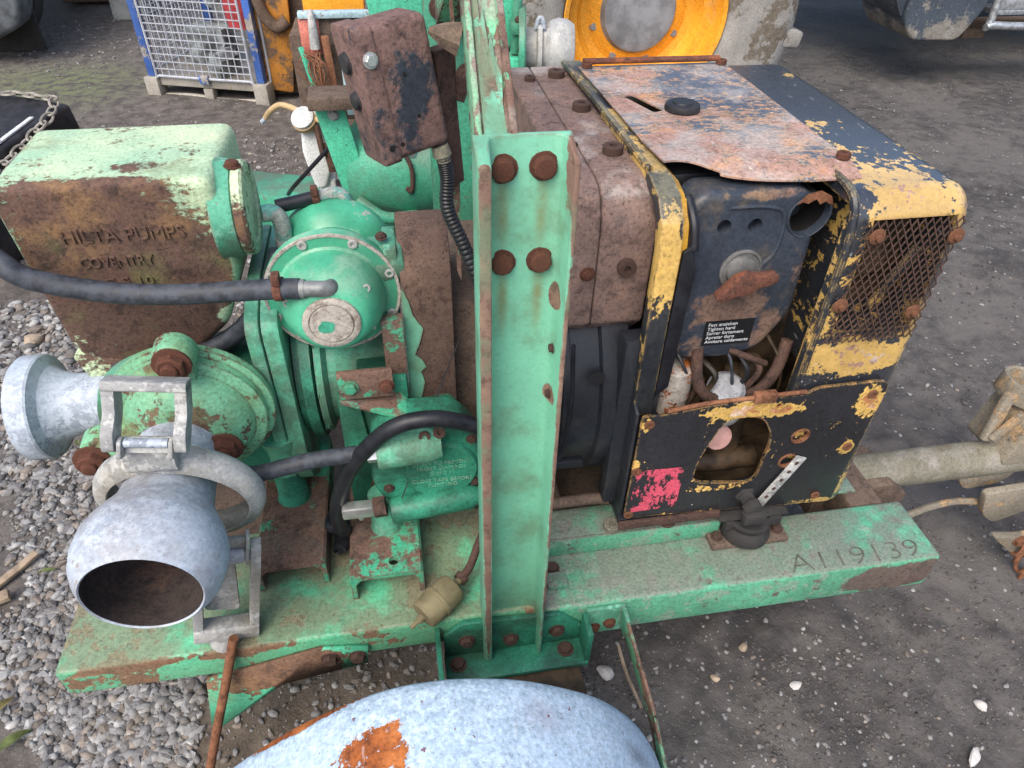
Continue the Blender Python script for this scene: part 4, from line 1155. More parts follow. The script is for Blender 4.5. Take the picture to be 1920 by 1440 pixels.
fm = Matrix.Translation((0.008, 0.755, 0.398)) @ Matrix.Rotation(R(38), 4, 'Z') @ Matrix.Rotation(R(-8), 4, 'Y')
ff = part('fuel_filter', B(fm).lathe((-0.038, 0, 0), (1, 0, 0), [(-0.03, 0.004), (-0.014, 0.0045), (-0.012, 0.007), (-0.002, 0.008), (0.0, 0.026), (0.005, 0.029), (0.034, 0.03), (0.035, 0.0325), (0.041, 0.0325), (0.042, 0.0305), (0.07, 0.030), (0.078, 0.026), (0.08, 0.009), (0.10, 0.007)], 32), 'filter', T)
part('fuel_line', B(fm).tube([(0.06, 0, 0), (0.09, 0.004, 0.004), (0.15, 0.03, 0.01), (0.25, 0.06, 0.0)], 0.008, 10).lathe((0.055, 0, 0), (1, 0.1, 0), [(0, 0.013), (0.012, 0.013)], 12), 'boltdark', T)
part('wire', B().tube([(0.09, 1.02, 0.80), (0.05, 0.99, 0.72), (0.0, 0.93, 0.62), (-0.04, 0.88, 0.55)], 0.0012, 5), 'hosedark', T)

# ------------------------------------------------------------------ engine
part('engine_block', B().box(0.44, 0.80, 0.99, 1.48, 0.50, 1.0).box(0.45, 0.82, 0.93, 1.45, 0.37, 0.50).box(0.52, 0.60, 0.94, 1.0, 0.50, 0.62).jitter(0.02, 5), 'grime', T, smooth=30)
part('oil_filter', B().lathe((0.470, 0.945, 0.66), (0, 0, 1), [(0, 0.034), (0.03, 0.036), (0.032, 0.038), (0.075, 0.038), (0.095, 0.037), (0.10, 0.03)], 28), worn('rust speckled filter', [((0.42, 0.38, 0.33), 0.52)], sc=24, rust=ORANGE), T)
part('engine_hose', B().tube([(0.50, 0.93, 0.80), (0.505, 0.915, 0.74), (0.53, 0.91, 0.70), (0.57, 0.92, 0.68)], 0.011, 10).tube([(0.67, 0.93, 0.80), (0.655, 0.915, 0.74), (0.63, 0.92, 0.69), (0.60, 0.95, 0.68)], 0.011, 10).tube([(0.56, 0.93, 0.79), (0.60, 0.92, 0.775), (0.64, 0.93, 0.75)], 0.006, 8), 'boltdark', T)
part('filler_cap', B().lathe((0.575, 0.93, 0.69), (-0.2, -0.5, 1), [(0, 0.034), (0.012, 0.036), (0.02, 0.028), (0.022, 0.0)], 24), 'galv', T)
part('filler_cap', B().lathe((0.570, 0.915, 0.655), (-0.1, -0.3, 1), [(0, 0.034), (0.02, 0.038), (0.03, 0.036), (0.034, 0.0)], 28), 'galvdull', T)
part('push_button', B().lathe((0.566, 0.925, 0.597), (0, -1, 0.3), [(0, 0.02), (0.03, 0.026), (0.035, 0.026), (0.038, 0.02)], 24), 'pinkplastic', T)
part('sump_pipe', B().tube([(0.48, 0.94, 0.515), (0.56, 0.935, 0.50), (0.68, 0.94, 0.495)], 0.024, 12), 'grime', T)
part('breather_pipe', B().cyl((0.63, 0.95, 0.49), (0.622, 0.95, 0.75), 0.018), 'grime', T)

for k in range(7):
    xa = 0.46 + 0.03 * k
    part('engine_wire', B().tube([(xa, 0.95, 0.80 - 0.02 * (k % 3)), (xa + 0.02, 0.915 + 0.01 * (k % 2), 0.76 - 0.01 * k % 0.03), (xa + 0.04 - 0.02 * (k % 3), 0.93, 0.70 - 0.015 * (k % 4)), (xa + 0.01, 0.955, 0.62)], 0.003 + 0.0015 * (k % 3), 6), ('hosedark', 'boltdark', 'grime', 'hose')[k % 4], T)
part('fuel_rail', B().cyl((0.50, 0.965, 0.655), (0.66, 0.96, 0.64), 0.012, n=10).cyl((0.53, 0.965, 0.70), (0.53, 0.965, 0.60), 0.018, n=12).cyl((0.60, 0.965, 0.72), (0.60, 0.965, 0.60), 0.016, n=12), 'grime', T)

# main cowl (right section with grille pocket)
cb = B().box(0.664, 0.880, 0.862, 1.545, 0.415, 1.102)
bmesh.ops.recalc_face_normals(cb.bm, faces=cb.bm.faces[:])
es = []
for e in cb.bm.edges:
    a, c = e.verts[0].co, e.verts[1].co
    mid = (a + c) / 2
    big = (abs(mid.z - 1.102) < 1e-4 and mid.x > 0.7) or (abs(mid.x - 0.88) < 1e-4 and abs(mid.y - 1.2) > 0.2)
    if big:
        es.append(e)
bmesh.ops.bevel(cb.bm, geom=es, offset=0.044, segments=6, profile=0.5, affect='EDGES')
for v in cb.bm.verts:
    d_ = (v.co - Vector((0.872, 0.868, 1.09))).length
    if d_ < 0.05:
        v.co += Vector((-0.004, 0.006, -0.004)) * (1 - d_ / 0.05)
cowl = part('engine_cowl', cb, 'hood', T, smooth=35)
boolean(cowl, [B().box(0.700, 0.842, 0.80, 1.02, 0.862, 1.066), B().box(0.60, 0.84, 0.888, 1.5, 0.40, 0.76), B().box(0.60, 0.695, 0.880, 1.50, 0.40, 1.085)])
part('cowl_edge', B().box(0.6615, 0.6705, 0.8585, 0.875, 0.70, 0.865), 'band', cowl, 0.002)
part('cowl_seam', B().tube([(0.670, 0.863, 0.78), (0.668, 0.860, 0.98), (0.668, 0.866, 1.06), (0.668, 0.89, 1.098), (0.669, 0.96, 1.106)], 0.007, 8), 'band', cowl)
# grille: expanded metal
gx0, gx1, gz0, gz1 = 0.684, 0.852, 0.842, 1.072
gb = B()


def warp(x, z):
    k = (x - gx0) / (gx1 - gx0)
    return x + 0.012 * (1.072 - z) / 0.23 * (0.5 - k) * 0 , 0.8565 - 0.006 * math.sin(k * math.pi) * math.sin((z - gz0) / 0.23 * math.pi), z


cw, ch = 0.0128, 0.0215
for sgn in (1, -1):
    for k in range(-30, 40):
        pts = []
        for j in range(0, 60):
            x = gx0 + k * cw + sgn * j * cw / 2 + (0 if sgn > 0 else 0.1)
            z = gz0 + j * ch / 2
            if gx0 <= x <= gx1 and gz0 <= z <= gz1:
                pts.append(Vector(warp(x, z)))
        for p, q in zip(pts, pts[1:]):
            gb.bar(p + Vector((0, 0.0006 * sgn, 0)), q + Vector((0, 0.0006 * sgn, 0)), 0.0016, 0.0019, up=(0, 1, 0))
gr = part('grille_mesh', gb, 'boltdark', T, smooth=0)
for q in ((0.707, 1.044), (0.842, 1.036), (0.688, 0.922), (0.826, 0.898)):
    bolt(gr, (q[0], 0.8535, q[1]), (0, -1, 0), 0.0135, 'washer', 'rustbar', 'washer')
part('fan_housing', B().lathe((0.77, 0.956, 0.96), (0, -1, 0), [(0, 0.065), (0.012, 0.06), (0.02, 0.04), (0.03, 0.03), (0.03, 0.0)], 32), 'grime', T)
part('fan_bracket', B().bar((0.832, 0.905, 0.99), (0.785, 0.905, 0.875), 0.018, 0.01, up=(1, 0, 0.3)), 'band', T, 0.003)
part('grille_shade_slab', B().box(0.7005, 0.8415, 0.955, 1.019, 0.8625, 1.0655), 'grime', T)  # dark slab added so the pocket behind the mesh looks shaded

# hood left of the cowl; its black stands for shade under the lid
part('hood_plate', B().box(0.430, 0.663, 1.02, 1.545, 1.04, 1.085), 'ducts', T, 0.01)
# cowl band: yellow/black hoop
o_ = [(0.878, 0.70), (0.880, 1.02), (0.890, 1.068), (0.918, 1.098), (0.965, 1.110), (1.545, 1.112)]
i_ = [(1.545, 1.090), (0.972, 1.090), (0.935, 1.080), (0.914, 1.058), (0.904, 1.02), (0.902, 0.70)]
part('cowl_band', B().prism(o_ + i_, 'x', 0.377, 0.413), 'band', T, 0.003)
o2 = [(0.893, 0.74), (0.895, 1.02), (0.905, 1.060), (0.930, 1.086), (0.970, 1.096), (1.50, 1.096)]
i2 = [(1.50, 1.075), (0.98, 1.075), (0.95, 1.068), (0.925, 1.045), (0.918, 1.02), (0.916, 0.74)]
part('cowl_band_inner', B().prism(o2 + i2, 'x', 0.4135, 0.428), worn('ochre inner band', [((0.50, 0.27, 0.03), 0.62)], sc=10, rust=((0.03, 0.03, 0.035), (0.06, 0.06, 0.065), (0.2, 0.1, 0.04)), sharp=0.01, dirt=((0.12, 0.12, 0.08), 0.3, 0.8)), T, 0.002)
part('rubber_strip', B().prism([(0.416, 0.735), (0.438, 0.755), (0.444, 0.99), (0.432, 1.03), (0.418, 1.02)], 'y', 0.885, 0.892).tube([(0.436, 0.89, 1.02), (0.434, 0.905, 1.06), (0.432, 0.94, 1.085)], 0.008, 8), 'hosedark', T, 0.001)
part('side_skirt', B().prism(rpoly([(0.352, 0.455), (0.378, 0.45), (0.428, 0.45), (0.430, 0.74), (0.420, 0.855), (0.352, 0.855)], 0.004), 'y', 0.893, 0.93), 'ducts', T, 0.006)
dr = part('flywheel_housing', B().lathe((0.225, 1.17, 0.67), (1, 0, 0), [(0, 0.255), (0.008, 0.270), (0.016, 0.270), (0.018, 0.258), (0.03, 0.258), (0.032, 0.274), (0.044, 0.274), (0.047, 0.266), (0.098, 0.266), (0.102, 0.276), (0.15, 0.276)], 64), 'ducts', T)
part('ring_mark', B().lathe((0.314, 0.905, 0.772), (0, -1, 0), [(0, 0.015), (0.0012, 0.015), (0.0012, 0.0125), (0.0004, 0.0125), (0.0004, 0)], 28), 'blackbox', dr)
part('clamp_bar', B().box(0.245, 0.30, 0.885, 0.90, 0.575, 0.592).tube([(0.262, 0.892, 0.86), (0.266, 0.888, 0.75), (0.262, 0.888, 0.64), (0.25, 0.893, 0.58)], 0.004, 8), 'hosedark', T, 0.002)

# brown shroud, two halves
for xa, xb in ((0.250, 0.3025), (0.3035, 0.3935)):
    sh = B().prism([(0.942, 0.862), (0.938, 1.03), (0.942, 1.058), (0.954, 1.083), (0.975, 1.097), (1.0, 1.101), (1.55, 1.101), (1.55, 0.80), (1.0, 0.80)], 'x', xa, xb)
    part('shroud_panel', sh, 'shroud', T, 0.005, 3)
for q, k, r_ in (((0.345, 1.474, 1.101), 'collar', 0.017), ((0.350, 1.279, 1.101), 'collar', 0.017), ((0.352, 1.076, 1.101), 'collar', 0.017), ((0.287, 1.456, 1.101), 'collar', 0.011), ((0.30, 1.12, 1.101), 'hex', 0.004)):
    bolt(T, q, (0, 0, 1), r_, k, 'boltdark')
bolt(T, (0.350, 0.940, 0.972), (0, -1, 0), 0.0150, 'collar', 'boltdark')
bolt(T, (0.288, 0.940, 0.962), (0, -1, 0), 0.010, 'nut', 'bolt')

# loose lid
nx, ny = 32, 44
bm = bmesh.new()
vv = {}
for j in range(ny + 1):
    for i in range(nx + 1):
        u, v = i / nx, j / ny
        x = 0.392 + u * (0.704 - 0.392) + (0.012 * (1 - v) if u < 0.3 else 0) * 1.0
        yfr = 0.985 - 0.055 * min(1, u * 1.35) + 0.010 * math.sin(u * 9) * (1 - u)
        y = yfr + v * (1.485 - yfr)
        z = 1.1165 + 0.004 * math.sin(u * 5 + v * 3) * v * (1 - v)
        e = max(0.0, 1 - v * 12)
        z -= e * e * 0.012 * min(1, u * 3)
        z += 0.010 * math.exp(-((u - 0.10) / 0.16) ** 2) * max(0, 1 - v * 5)
        y -= 0.002 * e
        vv[i, j] = bm.verts.new((x, y, z))
for j in range(ny):
    for i in range(nx):
        cxm, cym = vv[i, j].co.x, vv[i, j].co.y
        bm.faces.new((vv[i, j], vv[i + 1, j], vv[i + 1, j + 1], vv[i, j + 1]))
lo = {k: bm.verts.new(v.co - Vector((0, 0, 0.0028))) for k, v in vv.items()}
for j in range(ny):
    for i in range(nx):
        bm.faces.new((lo[i, j + 1], lo[i + 1, j + 1], lo[i + 1, j], lo[i, j]))
rimk = [(i, 0) for i in range(nx)] + [(nx, j) for j in range(ny)] + [(i, ny) for i in range(nx, 0, -1)] + [(0, j) for j in range(ny, 0, -1)]
for a_, b_ in zip(rimk, rimk[1:] + rimk[:1]):
    bm.faces.new((vv[a_], lo[a_], lo[b_], vv[b_]))
bb = B()
bb.bm = bm
lid = part('hood_lid', bb, 'lid', T, smooth=45)
boolean(lid, [B().prism(rpoly([(0.432, 1.295), (0.452, 1.305), (0.484, 1.215), (0.462, 1.205)], 0.008), 'z', 1.0, 1.2)])
part('lid_plug', B().lathe((0.516, 1.212, 1.118), (0, 0, 1), [(0, 0.031), (0.004, 0.032), (0.010, 0.030), (0.013, 0.024), (0.0125, 0.019), (0.0145, 0.018), (0.0145, 0.0)], 32), 'blackbox', lid)
part('lid_rod', B().cyl((0.40, 1.478, 1.128), (0.69, 1.472, 1.128), 0.006, n=10), 'bolt', lid)
for q in ((0.408, 1.475), (0.694, 1.468), (0.693, 0.974)):
    bolt(lid, (q[0], q[1], 1.118), (0, 0, 1), 0.011, 'collar', 'bolt')
part('seam_rod', B().tube([(0.372, 1.53, 1.112), (0.374, 1.30, 1.118), (0.377, 1.12, 1.117), (0.382, 0.98, 1.112)], 0.006, 8), 'band', T)

# air filter cover
fpoly = rpoly([(0.447, 0.80), (0.428, 1.06), (0.45, 1.092), (0.62, 1.092), (0.655, 1.06), (0.660, 0.86), (0.615, 0.785), (0.56, 0.772), (0.475, 0.776)], 0.025, 4)
flt = part('filter_cover', B().prism(fpoly, 'y', 0.927, 1.0), 'filterp', T, 0.014, 4)
boolean(flt, [B().lathe((0.635, 0.90, 1.046), (0, 1, 0), [(0, 0.036), (0.09, 0.034)], 28), B().cyl((0.496, 0.91, 1.037), (0.496, 0.95, 1.037), 0.0115, n=20), B().cyl((0.547, 0.91, 1.036), (0.547, 0.95, 1.036), 0.0115, n=20)])
part('torn_inlet', B().lathe((0.635, 0.929, 1.046), (0, -1, 0), [(-0.01, 0.0365), (0.001, 0.0385), (0.004, 0.0365), (0.003, 0.0345), (-0.012, 0.0335)], 22, close=True).jitter(0.005), 'filterp', flt)
part('torn_edge', B().poly([(0.606, 0.9255, 1.066), (0.617, 0.922, 1.086), (0.637, 0.920, 1.092), (0.660, 0.923, 1.080), (0.670, 0.927, 1.062), (0.661, 0.924, 1.066), (0.652, 0.922, 1.072), (0.641, 0.918, 1.069), (0.633, 0.919, 1.078), (0.622, 0.921, 1.070), (0.614, 0.923, 1.072)], [(0, 1, 10), (1, 9, 10), (1, 2, 8, 9), (2, 7, 8), (2, 3, 6, 7), (3, 5, 6), (3, 4, 5)]).jitter(0.001), 'rustbar', flt)
part('inlet_bore', B().lathe((0.635, 0.992, 1.046), (0, -1, 0), [(0, 0.0), (0, 0.033), (0.05, 0.034)], 24, cap=False), 'dark', flt)
part('press_ridge', B().tube([(0.50, 0.928, 1.068), (0.56, 0.928, 1.066), (0.592, 0.928, 1.05), (0.594, 0.928, 0.99), (0.575, 0.928, 0.96)], 0.004, 8), 'filterp', flt)
part('knob_boss', B().lathe((0.541, 0.927, 0.958), (0, -1, 0), [(0, 0.036), (0.003, 0.036), (0.004, 0.032), (0.001, 0.030), (0.001, 0.026), (0.007, 0.024), (0.009, 0.018)], 32), simple('dull boss', (0.16, 0.16, 0.155), 0.5, 0.3, 0.3, 30, 0.4), flt)
part('wing_knob', B().prism([(0.490, 0.928), (0.502, 0.944), (0.520, 0.962), (0.538, 0.969), (0.560, 0.964), (0.588, 0.966), (0.594, 0.956), (0.584, 0.946), (0.562, 0.943), (0.550, 0.932), (0.525, 0.930), (0.502, 0.919)], 'y', 0.888, 0.908).jitter(0.002, 1), 'bolt', flt, 0.003)
lb = part('warning_label', B().box(0.503, 0.592, 0.9255, 0.9268, 0.807, 0.858), 'label', flt)
for i, s in enumerate(('Fest anziehen', 'Tighten hard', 'Serrer fortement', 'Apretar duro', 'Avvitare saldamente')):
    text('print', s, flt, (0.508, 0.9253, 0.8475 - i * 0.0090), (1, 0, 0), (0, 0, 1), 0.0098, 'print', 0.0001)

# lower black panel
pp = rpoly([(0.383, 0.452), (0.832, 0.426), (0.846, 0.735), (0.832, 0.752), (0.705, 0.750), (0.685, 0.737), (0.615, 0.735), (0.50, 0.732), (0.43, 0.722), (0.385, 0.722)], 0.008, 3)
pan = part('lower_panel', B().prism(pp, 'y', 0.850, 0.856), 'panel', T, 0.001)
op = rpoly([(0.508, 0.534), (0.640, 0.513), (0.648, 0.635), (0.615, 0.694), (0.545, 0.696), (0.512, 0.60)], 0.028, 5)
boolean(pan, [B().prism(op, 'y', 0.80, 0.90)] + [B().cyl((hx, 0.80, hz), (hx, 0.90, hz), hr, n=20) for hx, hz, hr in ((0.704, 0.632, 0.0165), (0.697, 0.567, 0.0165), (0.640, 0.715, 0.006))])
for hx, hz, hr in ((0.704, 0.632, 0.0165), (0.697, 0.567, 0.0165)):
    part('grommet', B().lathe((hx, 0.850, hz), (0, -1, 0), [(-0.006, hr + 0.001), (0.002, hr + 0.002), (0.003, hr), (-0.006, hr - 0.001)], 24, close=True), 'rustbar', pan)
for hx, hz in ((0.818, 0.722), (0.814, 0.589), (0.79, 0.452), (0.400, 0.703), (0.392, 0.585), (0.392, 0.462)):
    bolt(pan, (hx, 0.850, hz), (0, -1, 0), 0.0095, 'socket', 'rustbar', 'screw')
part('sticker', B().poly([(0.390, 0.8492, 0.468), (0.487, 0.8492, 0.472), (0.487, 0.8492, 0.583), (0.394, 0.8492, 0.586)], [(0, 1, 2, 3)]), 'pink', pan)
part('panel_lip', B().tube([(0.43, 0.853, 0.727), (0.50, 0.853, 0.736), (0.60, 0.853, 0.739), (0.685, 0.853, 0.741)], 0.0045, 8).box(0.585, 0.625, 0.842, 0.856, 0.732, 0.752), 'rustbar', pan, 0.001)
sb = B().bar((0.722, 0.846, 0.578), (0.662, 0.842, 0.450), 0.024, 0.003, up=(1, 0, 0))
strip = part('support_strip', sb, 'galvdull', T, 0.001)
for k in range(5):
    t_ = 0.12 + k * 0.17
    p_ = Vector((0.722, 0.8445, 0.578)).lerp(Vector((0.662, 0.8405, 0.450)), t_)
    part('hole', B().cyl(p_ + Vector((0, -0.0003, 0)), p_ + Vector((0, 0.001, 0)), 0.0045, n=14), 'boltdark', strip)
part('panel_underside', B().box(0.378, 0.835, 0.857, 0.935, 0.424, 0.438), 'ducts', T, 0.003)
part('panel_side', B().prism([(0.858, 0.45), (0.904, 0.45), (0.904, 0.74), (0.858, 0.722)], 'x', 0.3765, 0.3825), 'ducts', T, 0.001)
tp_ = part('drain_tap', B().lathe((0.632, 0.86, 0.478), (0.1, -1, -0.1), [(0, 0.022), (0.012, 0.022), (0.013, 0.016), (0.03, 0.016), (0.031, 0.02), (0.05, 0.02)], 6).box(0.615, 0.66, 0.80, 0.82, 0.445, 0.47), 'tyredark', T, 0.002)

# mount
part('mount_plate', B().box(0.574, 0.742, 0.815, 0.868, 0.3525, 0.366), 'brownplate', T, 0.003)
mnt = part('rubber_mount', B().lathe((0.655, 0.848, 0.366), (0, 0, 1), [(0, 0.050), (0.012, 0.051), (0.024, 0.045), (0.03, 0.040), (0.045, 0.045), (0.052, 0.042)], 36), 'tyredark', T)
part('mount_bracket', B().box(0.585, 0.735, 0.835, 0.96, 0.4185, 0.4235).box(0.60, 0.72, 0.83, 0.85, 0.395, 0.418), 'tyredark', T, 0.002)
for bx_ in (0.592, 0.725):
    bolt(mnt, (bx_, 0.84, 0.366), (0, 0, 1), 0.010, 'hex', 'boltdark')
ang = part('angle_rail', B().box(0.225, 0.60, 0.852, 0.8575, 0.353, 0.402).box(0.225, 0.60, 0.8575, 0.93, 0.396, 0.402), 'chassis', T, 0.001)
part('angle_rail', B().box(0.60, 0.92, 0.887, 0.95, 0.396, 0.402), 'chassis', T, 0.001)
bolt(T, (0.485, 0.865, 0.410), (0, -0.3, 1), 0.014, 'hex', 'boltdark')
bolt(T, (0.37, 0.868, 0.4022), (0, 0, 1), 0.017, 'collar', 'drawbar')
part('lower_rail', B().box(0.375, 0.585, 0.842, 0.8495, 0.425, 0.445), 'boltdark', T, 0.001)
part('exhaust_pipe', B().tube([(0.18, 0.96, 0.40), (0.26, 0.93, 0.425), (0.33, 0.915, 0.445), (0.37, 0.91, 0.445)], 0.012, 12), 'brownplate', T)
cl = part('deck_clip', B().box(0.222, 0.262, 0.775, 0.81, 0.353, 0.362), 'chassis', T, 0.002)
bolt(cl, (0.24, 0.825, 0.3525), (0, 0, 1), 0.012, 'hex', 'boltdark')

# ------------------------------------------------------------------ drawbar and hitch
part('drawbar_socket', B().prism(rpoly([(0.90, 0.222), (1.145, 0.222), (1.150, 0.262), (1.10, 0.305), (0.90, 0.305)], 0.006), 'y', 0.965, 1.10), 'brownplate', T, 0.006)
part('drawbar', B().lathe((0.93, 1.03, 0.282), (1, 0.0, 0.006), [(0, 0.045), (1.03, 0.045)], 40), 'drawbar', T)
part('brake_cable', B().tube([(1.05, 0.96, 0.19), (1.15, 0.96, 0.175), (1.25, 0.975, 0.185), (1.34, 0.985, 0.18), (1.45, 0.99, 0.15)], 0.009, 8), 'mud', T)
hb = part('jockey_bracket', B(Matrix.Translation((0.05, 0, 0))).lathe((1.40, 1.08, 0.44), (0.15, 0, 1), [(0, 0.062), (0.05, 0.06), (0.05, 0.047), (0, 0.048)], 28, close=True).bar((1.345, 1.06, 0.475), (1.315, 1.03, 0.35), 0.03, 0.016, up=(1, 0, 0)).bar((1.365, 1.02, 0.44), (1.32, 1.02, 0.36), 0.025, 0.014, up=(1, 0, 0)).prism(rpoly([(1.345, 0.30), (1.47, 0.30), (1.47, 0.45), (1.37, 0.43)], 0.02), 'y', 0.985, 1.12), 'mud', T, 0.004)
bolt(hb, (1.445, 0.985, 0.40), (0, -1, 0.2), 0.020, 'hex', 'rustbar')
part('overrun_lever', B().prism(rpoly([(1.37, 0.235), (1.62, 0.245), (1.60, 0.17), (1.45, 0.11), (1.40, 0.15)], 0.02), 'y', 0.955, 0.975).prism(rpoly([(1.33, 0.235), (1.50, 0.25), (1.47, 0.20), (1.37, 0.19)], 0.02), 'y', 1.01, 1.03).prism(rpoly([(1.40, 0.13), (1.50, 0.11), (1.62, 0.16), (1.6, 0.05), (1.5, 0.04)], 0.02), 'y', 0.90, 0.92), 'mud', T, 0.005)
bolt(T, (1.49, 0.90, 0.10), (0, -1, 0), 0.014, 'hex', 'rustbar')
ch = B()
for k in range(4):
    c0 = Vector((1.50 + 0.012 * k, 0.90 - 0.01 * k, 0.075 - 0.026 * k))
    ax = Vector((0.3, 0.2, 0)) if k % 2 else Vector((0.1, 0.9, 0.2))
    ax.normalize()
    up = Vector((0.1, 0, 1))
    ch.tube([c0 + (up * math.sin(a) * 0.026 + ax * math.cos(a) * 0.016) for a in [i * math.pi / 4 for i in range(8)]], 0.0055, 8, 3, closed=True)
part('safety_chain', ch, 'rustbar', T)

# ================================================================== background things

# ---- second pump behind
S2 = thing('second_pump', 'second green pump machine standing behind the control box, with galvanised outlet', 'pump', (0.1, 2.4, 0))
part('chassis_rail', B(Matrix.Translation((-0.56, 2.60, 0)) @ Matrix.Rotation(R(-20), 4, 'Z')).box(0, 0.78, -0.10, 0.10, 0.30, 0.43), 'green2d', S2, 0.008)
part('chassis_rail', B().box(0.0, 1.0, 3.0, 3.15, 0.28, 0.40), 'green2d', S2, 0.008)
pl = part('front_panel', B().prism([(-0.212, 0.838), (-0.128, 0.838), (-0.075, 0.55), (-0.158, 0.56)], 'y', 2.15, 2.165), 'green2', S2, 0.002)
bolt(pl, (-0.158, 2.15, 0.81), (0, -1, 0), 0.013, 'hex', 'galvdull')
bolt(pl, (-0.125, 2.15, 0.585), (0, -1, 0), 0.012, 'round', 'boltdark')
part('panel_shelf', B().box(-0.222, -0.07, 2.10, 2.22, 0.838, 0.872), 'brownplate', S2, 0.003)
part('pump_body', B().lathe((-0.13, 2.28, 0.60), (1, -0.2, 0), [(0, 0.12), (0.02, 0.14), (0.1, 0.15), (0.2, 0.15), (0.32, 0.13), (0.34, 0.1)], 40), 'green2d', S2)
vg = B()
for k in range(5):
    vg.box(-0.005 + k * 0.0085, -0.0035 + k * 0.0085, 2.118, 2.122, 0.58, 0.70)
for k in range(12):
    vg.box(-0.005, 0.031, 2.116, 2.118, 0.58 + k * 0.0105, 0.582 + k * 0.0105)
part('vent_grid', vg, 'green2d', S2)
part('vent_hole', B().box(-0.006, 0.032, 2.123, 2.128, 0.578, 0.702), 'dark', S2)
part('pump_pipe', B().tube([(-0.06, 2.12, 0.80), (0.0, 2.10, 0.78), (0.05, 2.12, 0.73), (0.08, 2.15, 0.60)], 0.016, 10), 'pipeg', S2)
part('pump_pipe', B().tube([(-0.12, 2.13, 0.55), (-0.04, 2.10, 0.50), (0.06, 2.12, 0.49)], 0.02, 10), 'green2d', S2)
part('pump_flange', B().lathe((0.03, 2.27, 0.60), (1, -0.2, 0), [(0, 0.165), (0.02, 0.165)], 36), 'green2d', S2)
part('junction_box', B().box(-0.05, 0.02, 2.09, 2.13, 0.84, 0.93), 'boltdark', S2, 0.004)
part('cable_loop', B().tube([(0.03, 2.10, 0.72), (0.055, 2.09, 0.66), (0.05, 2.09, 0.59), (0.035, 2.09, 0.60)], 0.007, 8), 'boltdark', S2)
part('mast_plate', B().prism([(-0.062, 1.25), (0.30, 1.25), (0.26, 0.75), (0.02, 0.75)], 'y', 2.32, 2.335), 'green2', S2, 0.002)
part('mast_plate', B().prism([(0.26, 1.25), (0.40, 1.25), (0.385, 0.98), (0.35, 0.90), (0.34, 0.80), (0.24, 0.80)], 'y', 2.24, 2.255), 'green2', S2, 0.002)
part('mast_block', B().box(0.345, 0.395, 2.16, 2.24, 0.85, 0.945), 'green2', S2, 0.004)
part('mast_pipe', B().cyl((0.385, 2.20, 0.95), (0.40, 2.22, 1.2), 0.014).box(0.372, 0.41, 2.18, 2.23, 1.005, 1.035), 'green2d', S2, 0.002)
ofl = part('outlet_flange', B().lathe((0.398, 2.22, 0.955), (1, -0.15, 0), [(0, 0.118), (0.016, 0.12), (0.02, 0.117), (0.022, 0.06)], 48), 'green2d', S2)
for a in range(6):
    an = R(60 * a + 15)
    bolt(ofl, (0.398, 2.22 - 0.09 * math.cos(an), 0.955 + 0.09 * math.sin(an)), (-1, 0.15, 0), 0.013, 'nut', 'boltdark')
part('outlet_coupling', B().lathe((0.42, 2.216, 0.955), (1, -0.15, 0), [(0, 0.060), (0.03, 0.060), (0.034, 0.076), (0.046, 0.077), (0.05, 0.061), (0.058, 0.063), (0.070, 0.078), (0.095, 0.087), (0.12, 0.084), (0.14, 0.072), (0.142, 0.064)], 48), 'galvdull', S2, smooth=30)
part('coupling_lug', B().tube([(0.445, 2.19, 1.02), (0.452, 2.19, 1.045), (0.462, 2.185, 1.045), (0.466, 2.18, 1.02)], 0.006, 8), 'galv', S2)
cpn = part('control_panel', B().box(-0.225, 0.0, 2.36, 2.42, 0.72, 1.02), 'brownplate', S2, 0.004)
part('panel_rim', B().box(-0.235, 0.0, 2.345, 2.375, 1.0215, 1.040), 'paleblue', cpn, 0.003)
part('panel_side', B().box(-0.236, -0.178, 2.352, 2.3585, 0.92, 1.02), 'salmon', cpn, 0.001)
part('panel_post', B().box(-0.125, -0.085, 2.28, 2.32, 0.76, 0.985), 'paleblue', S2, 0.006)
part('panel_post', B().bar((-0.238, 2.33, 0.95), (-0.20, 2.28, 0.78), 0.012, 0.012), 'green2', S2, 0.001)
part('panel_post', B().bar((-0.165, 2.33, 0.98), (-0.15, 2.28, 0.76), 0.02, 0.02), 'rustbar', S2, 0.002)
part('lever', B().lathe((-0.195, 2.33, 0.945), (0, 0, 1), [(0, 0.016), (0.04, 0.014), (0.1, 0.009), (0.105, 0.004)], 12), 'galvdull', S2)
wz = B()
for k in range(14):
    p_ = Vector((-0.24 + random.random() * 0.06, 2.30, 0.93 + random.random() * 0.02))
    q_ = Vector((-0.20 + random.random() * 0.08, 2.26 + random.random() * 0.03, 0.78 + random.random() * 0.06))
    wz.tube([p_, p_.lerp(q_, 0.35) + Vector((random.uniform(-.03, .03), -0.02, random.uniform(-.02, .02))), p_.lerp(q_, 0.7) + Vector((random.uniform(-.02, .02), -0.01, 0)), q_], 0.0022, 5, 4)
o = part('loose_wires', wz, 'rustbar', S2)
o['kind'] = 'stuff'
part('cream_hose', B().tube([(-0.42, 2.58, 0.66), (-0.40, 2.57, 0.685), (-0.36, 2.55, 0.712), (-0.31, 2.5, 0.715), (-0.24, 2.4, 0.715), (-0.15, 2.3, 0.72)], 0.010, 10), 'cream', S2)
part('hose_tip', B().cyl((-0.435, 2.585, 0.645), (-0.418, 2.579, 0.662), 0.008, n=10), 'galv', S2)
part('black_cable', B().tube([(-0.16, 2.2, 0.72), (-0.25, 2.25, 0.62), (-0.33, 2.33, 0.52), (-0.37, 2.42, 0.45)], 0.007, 8), 'hosedark', S2)
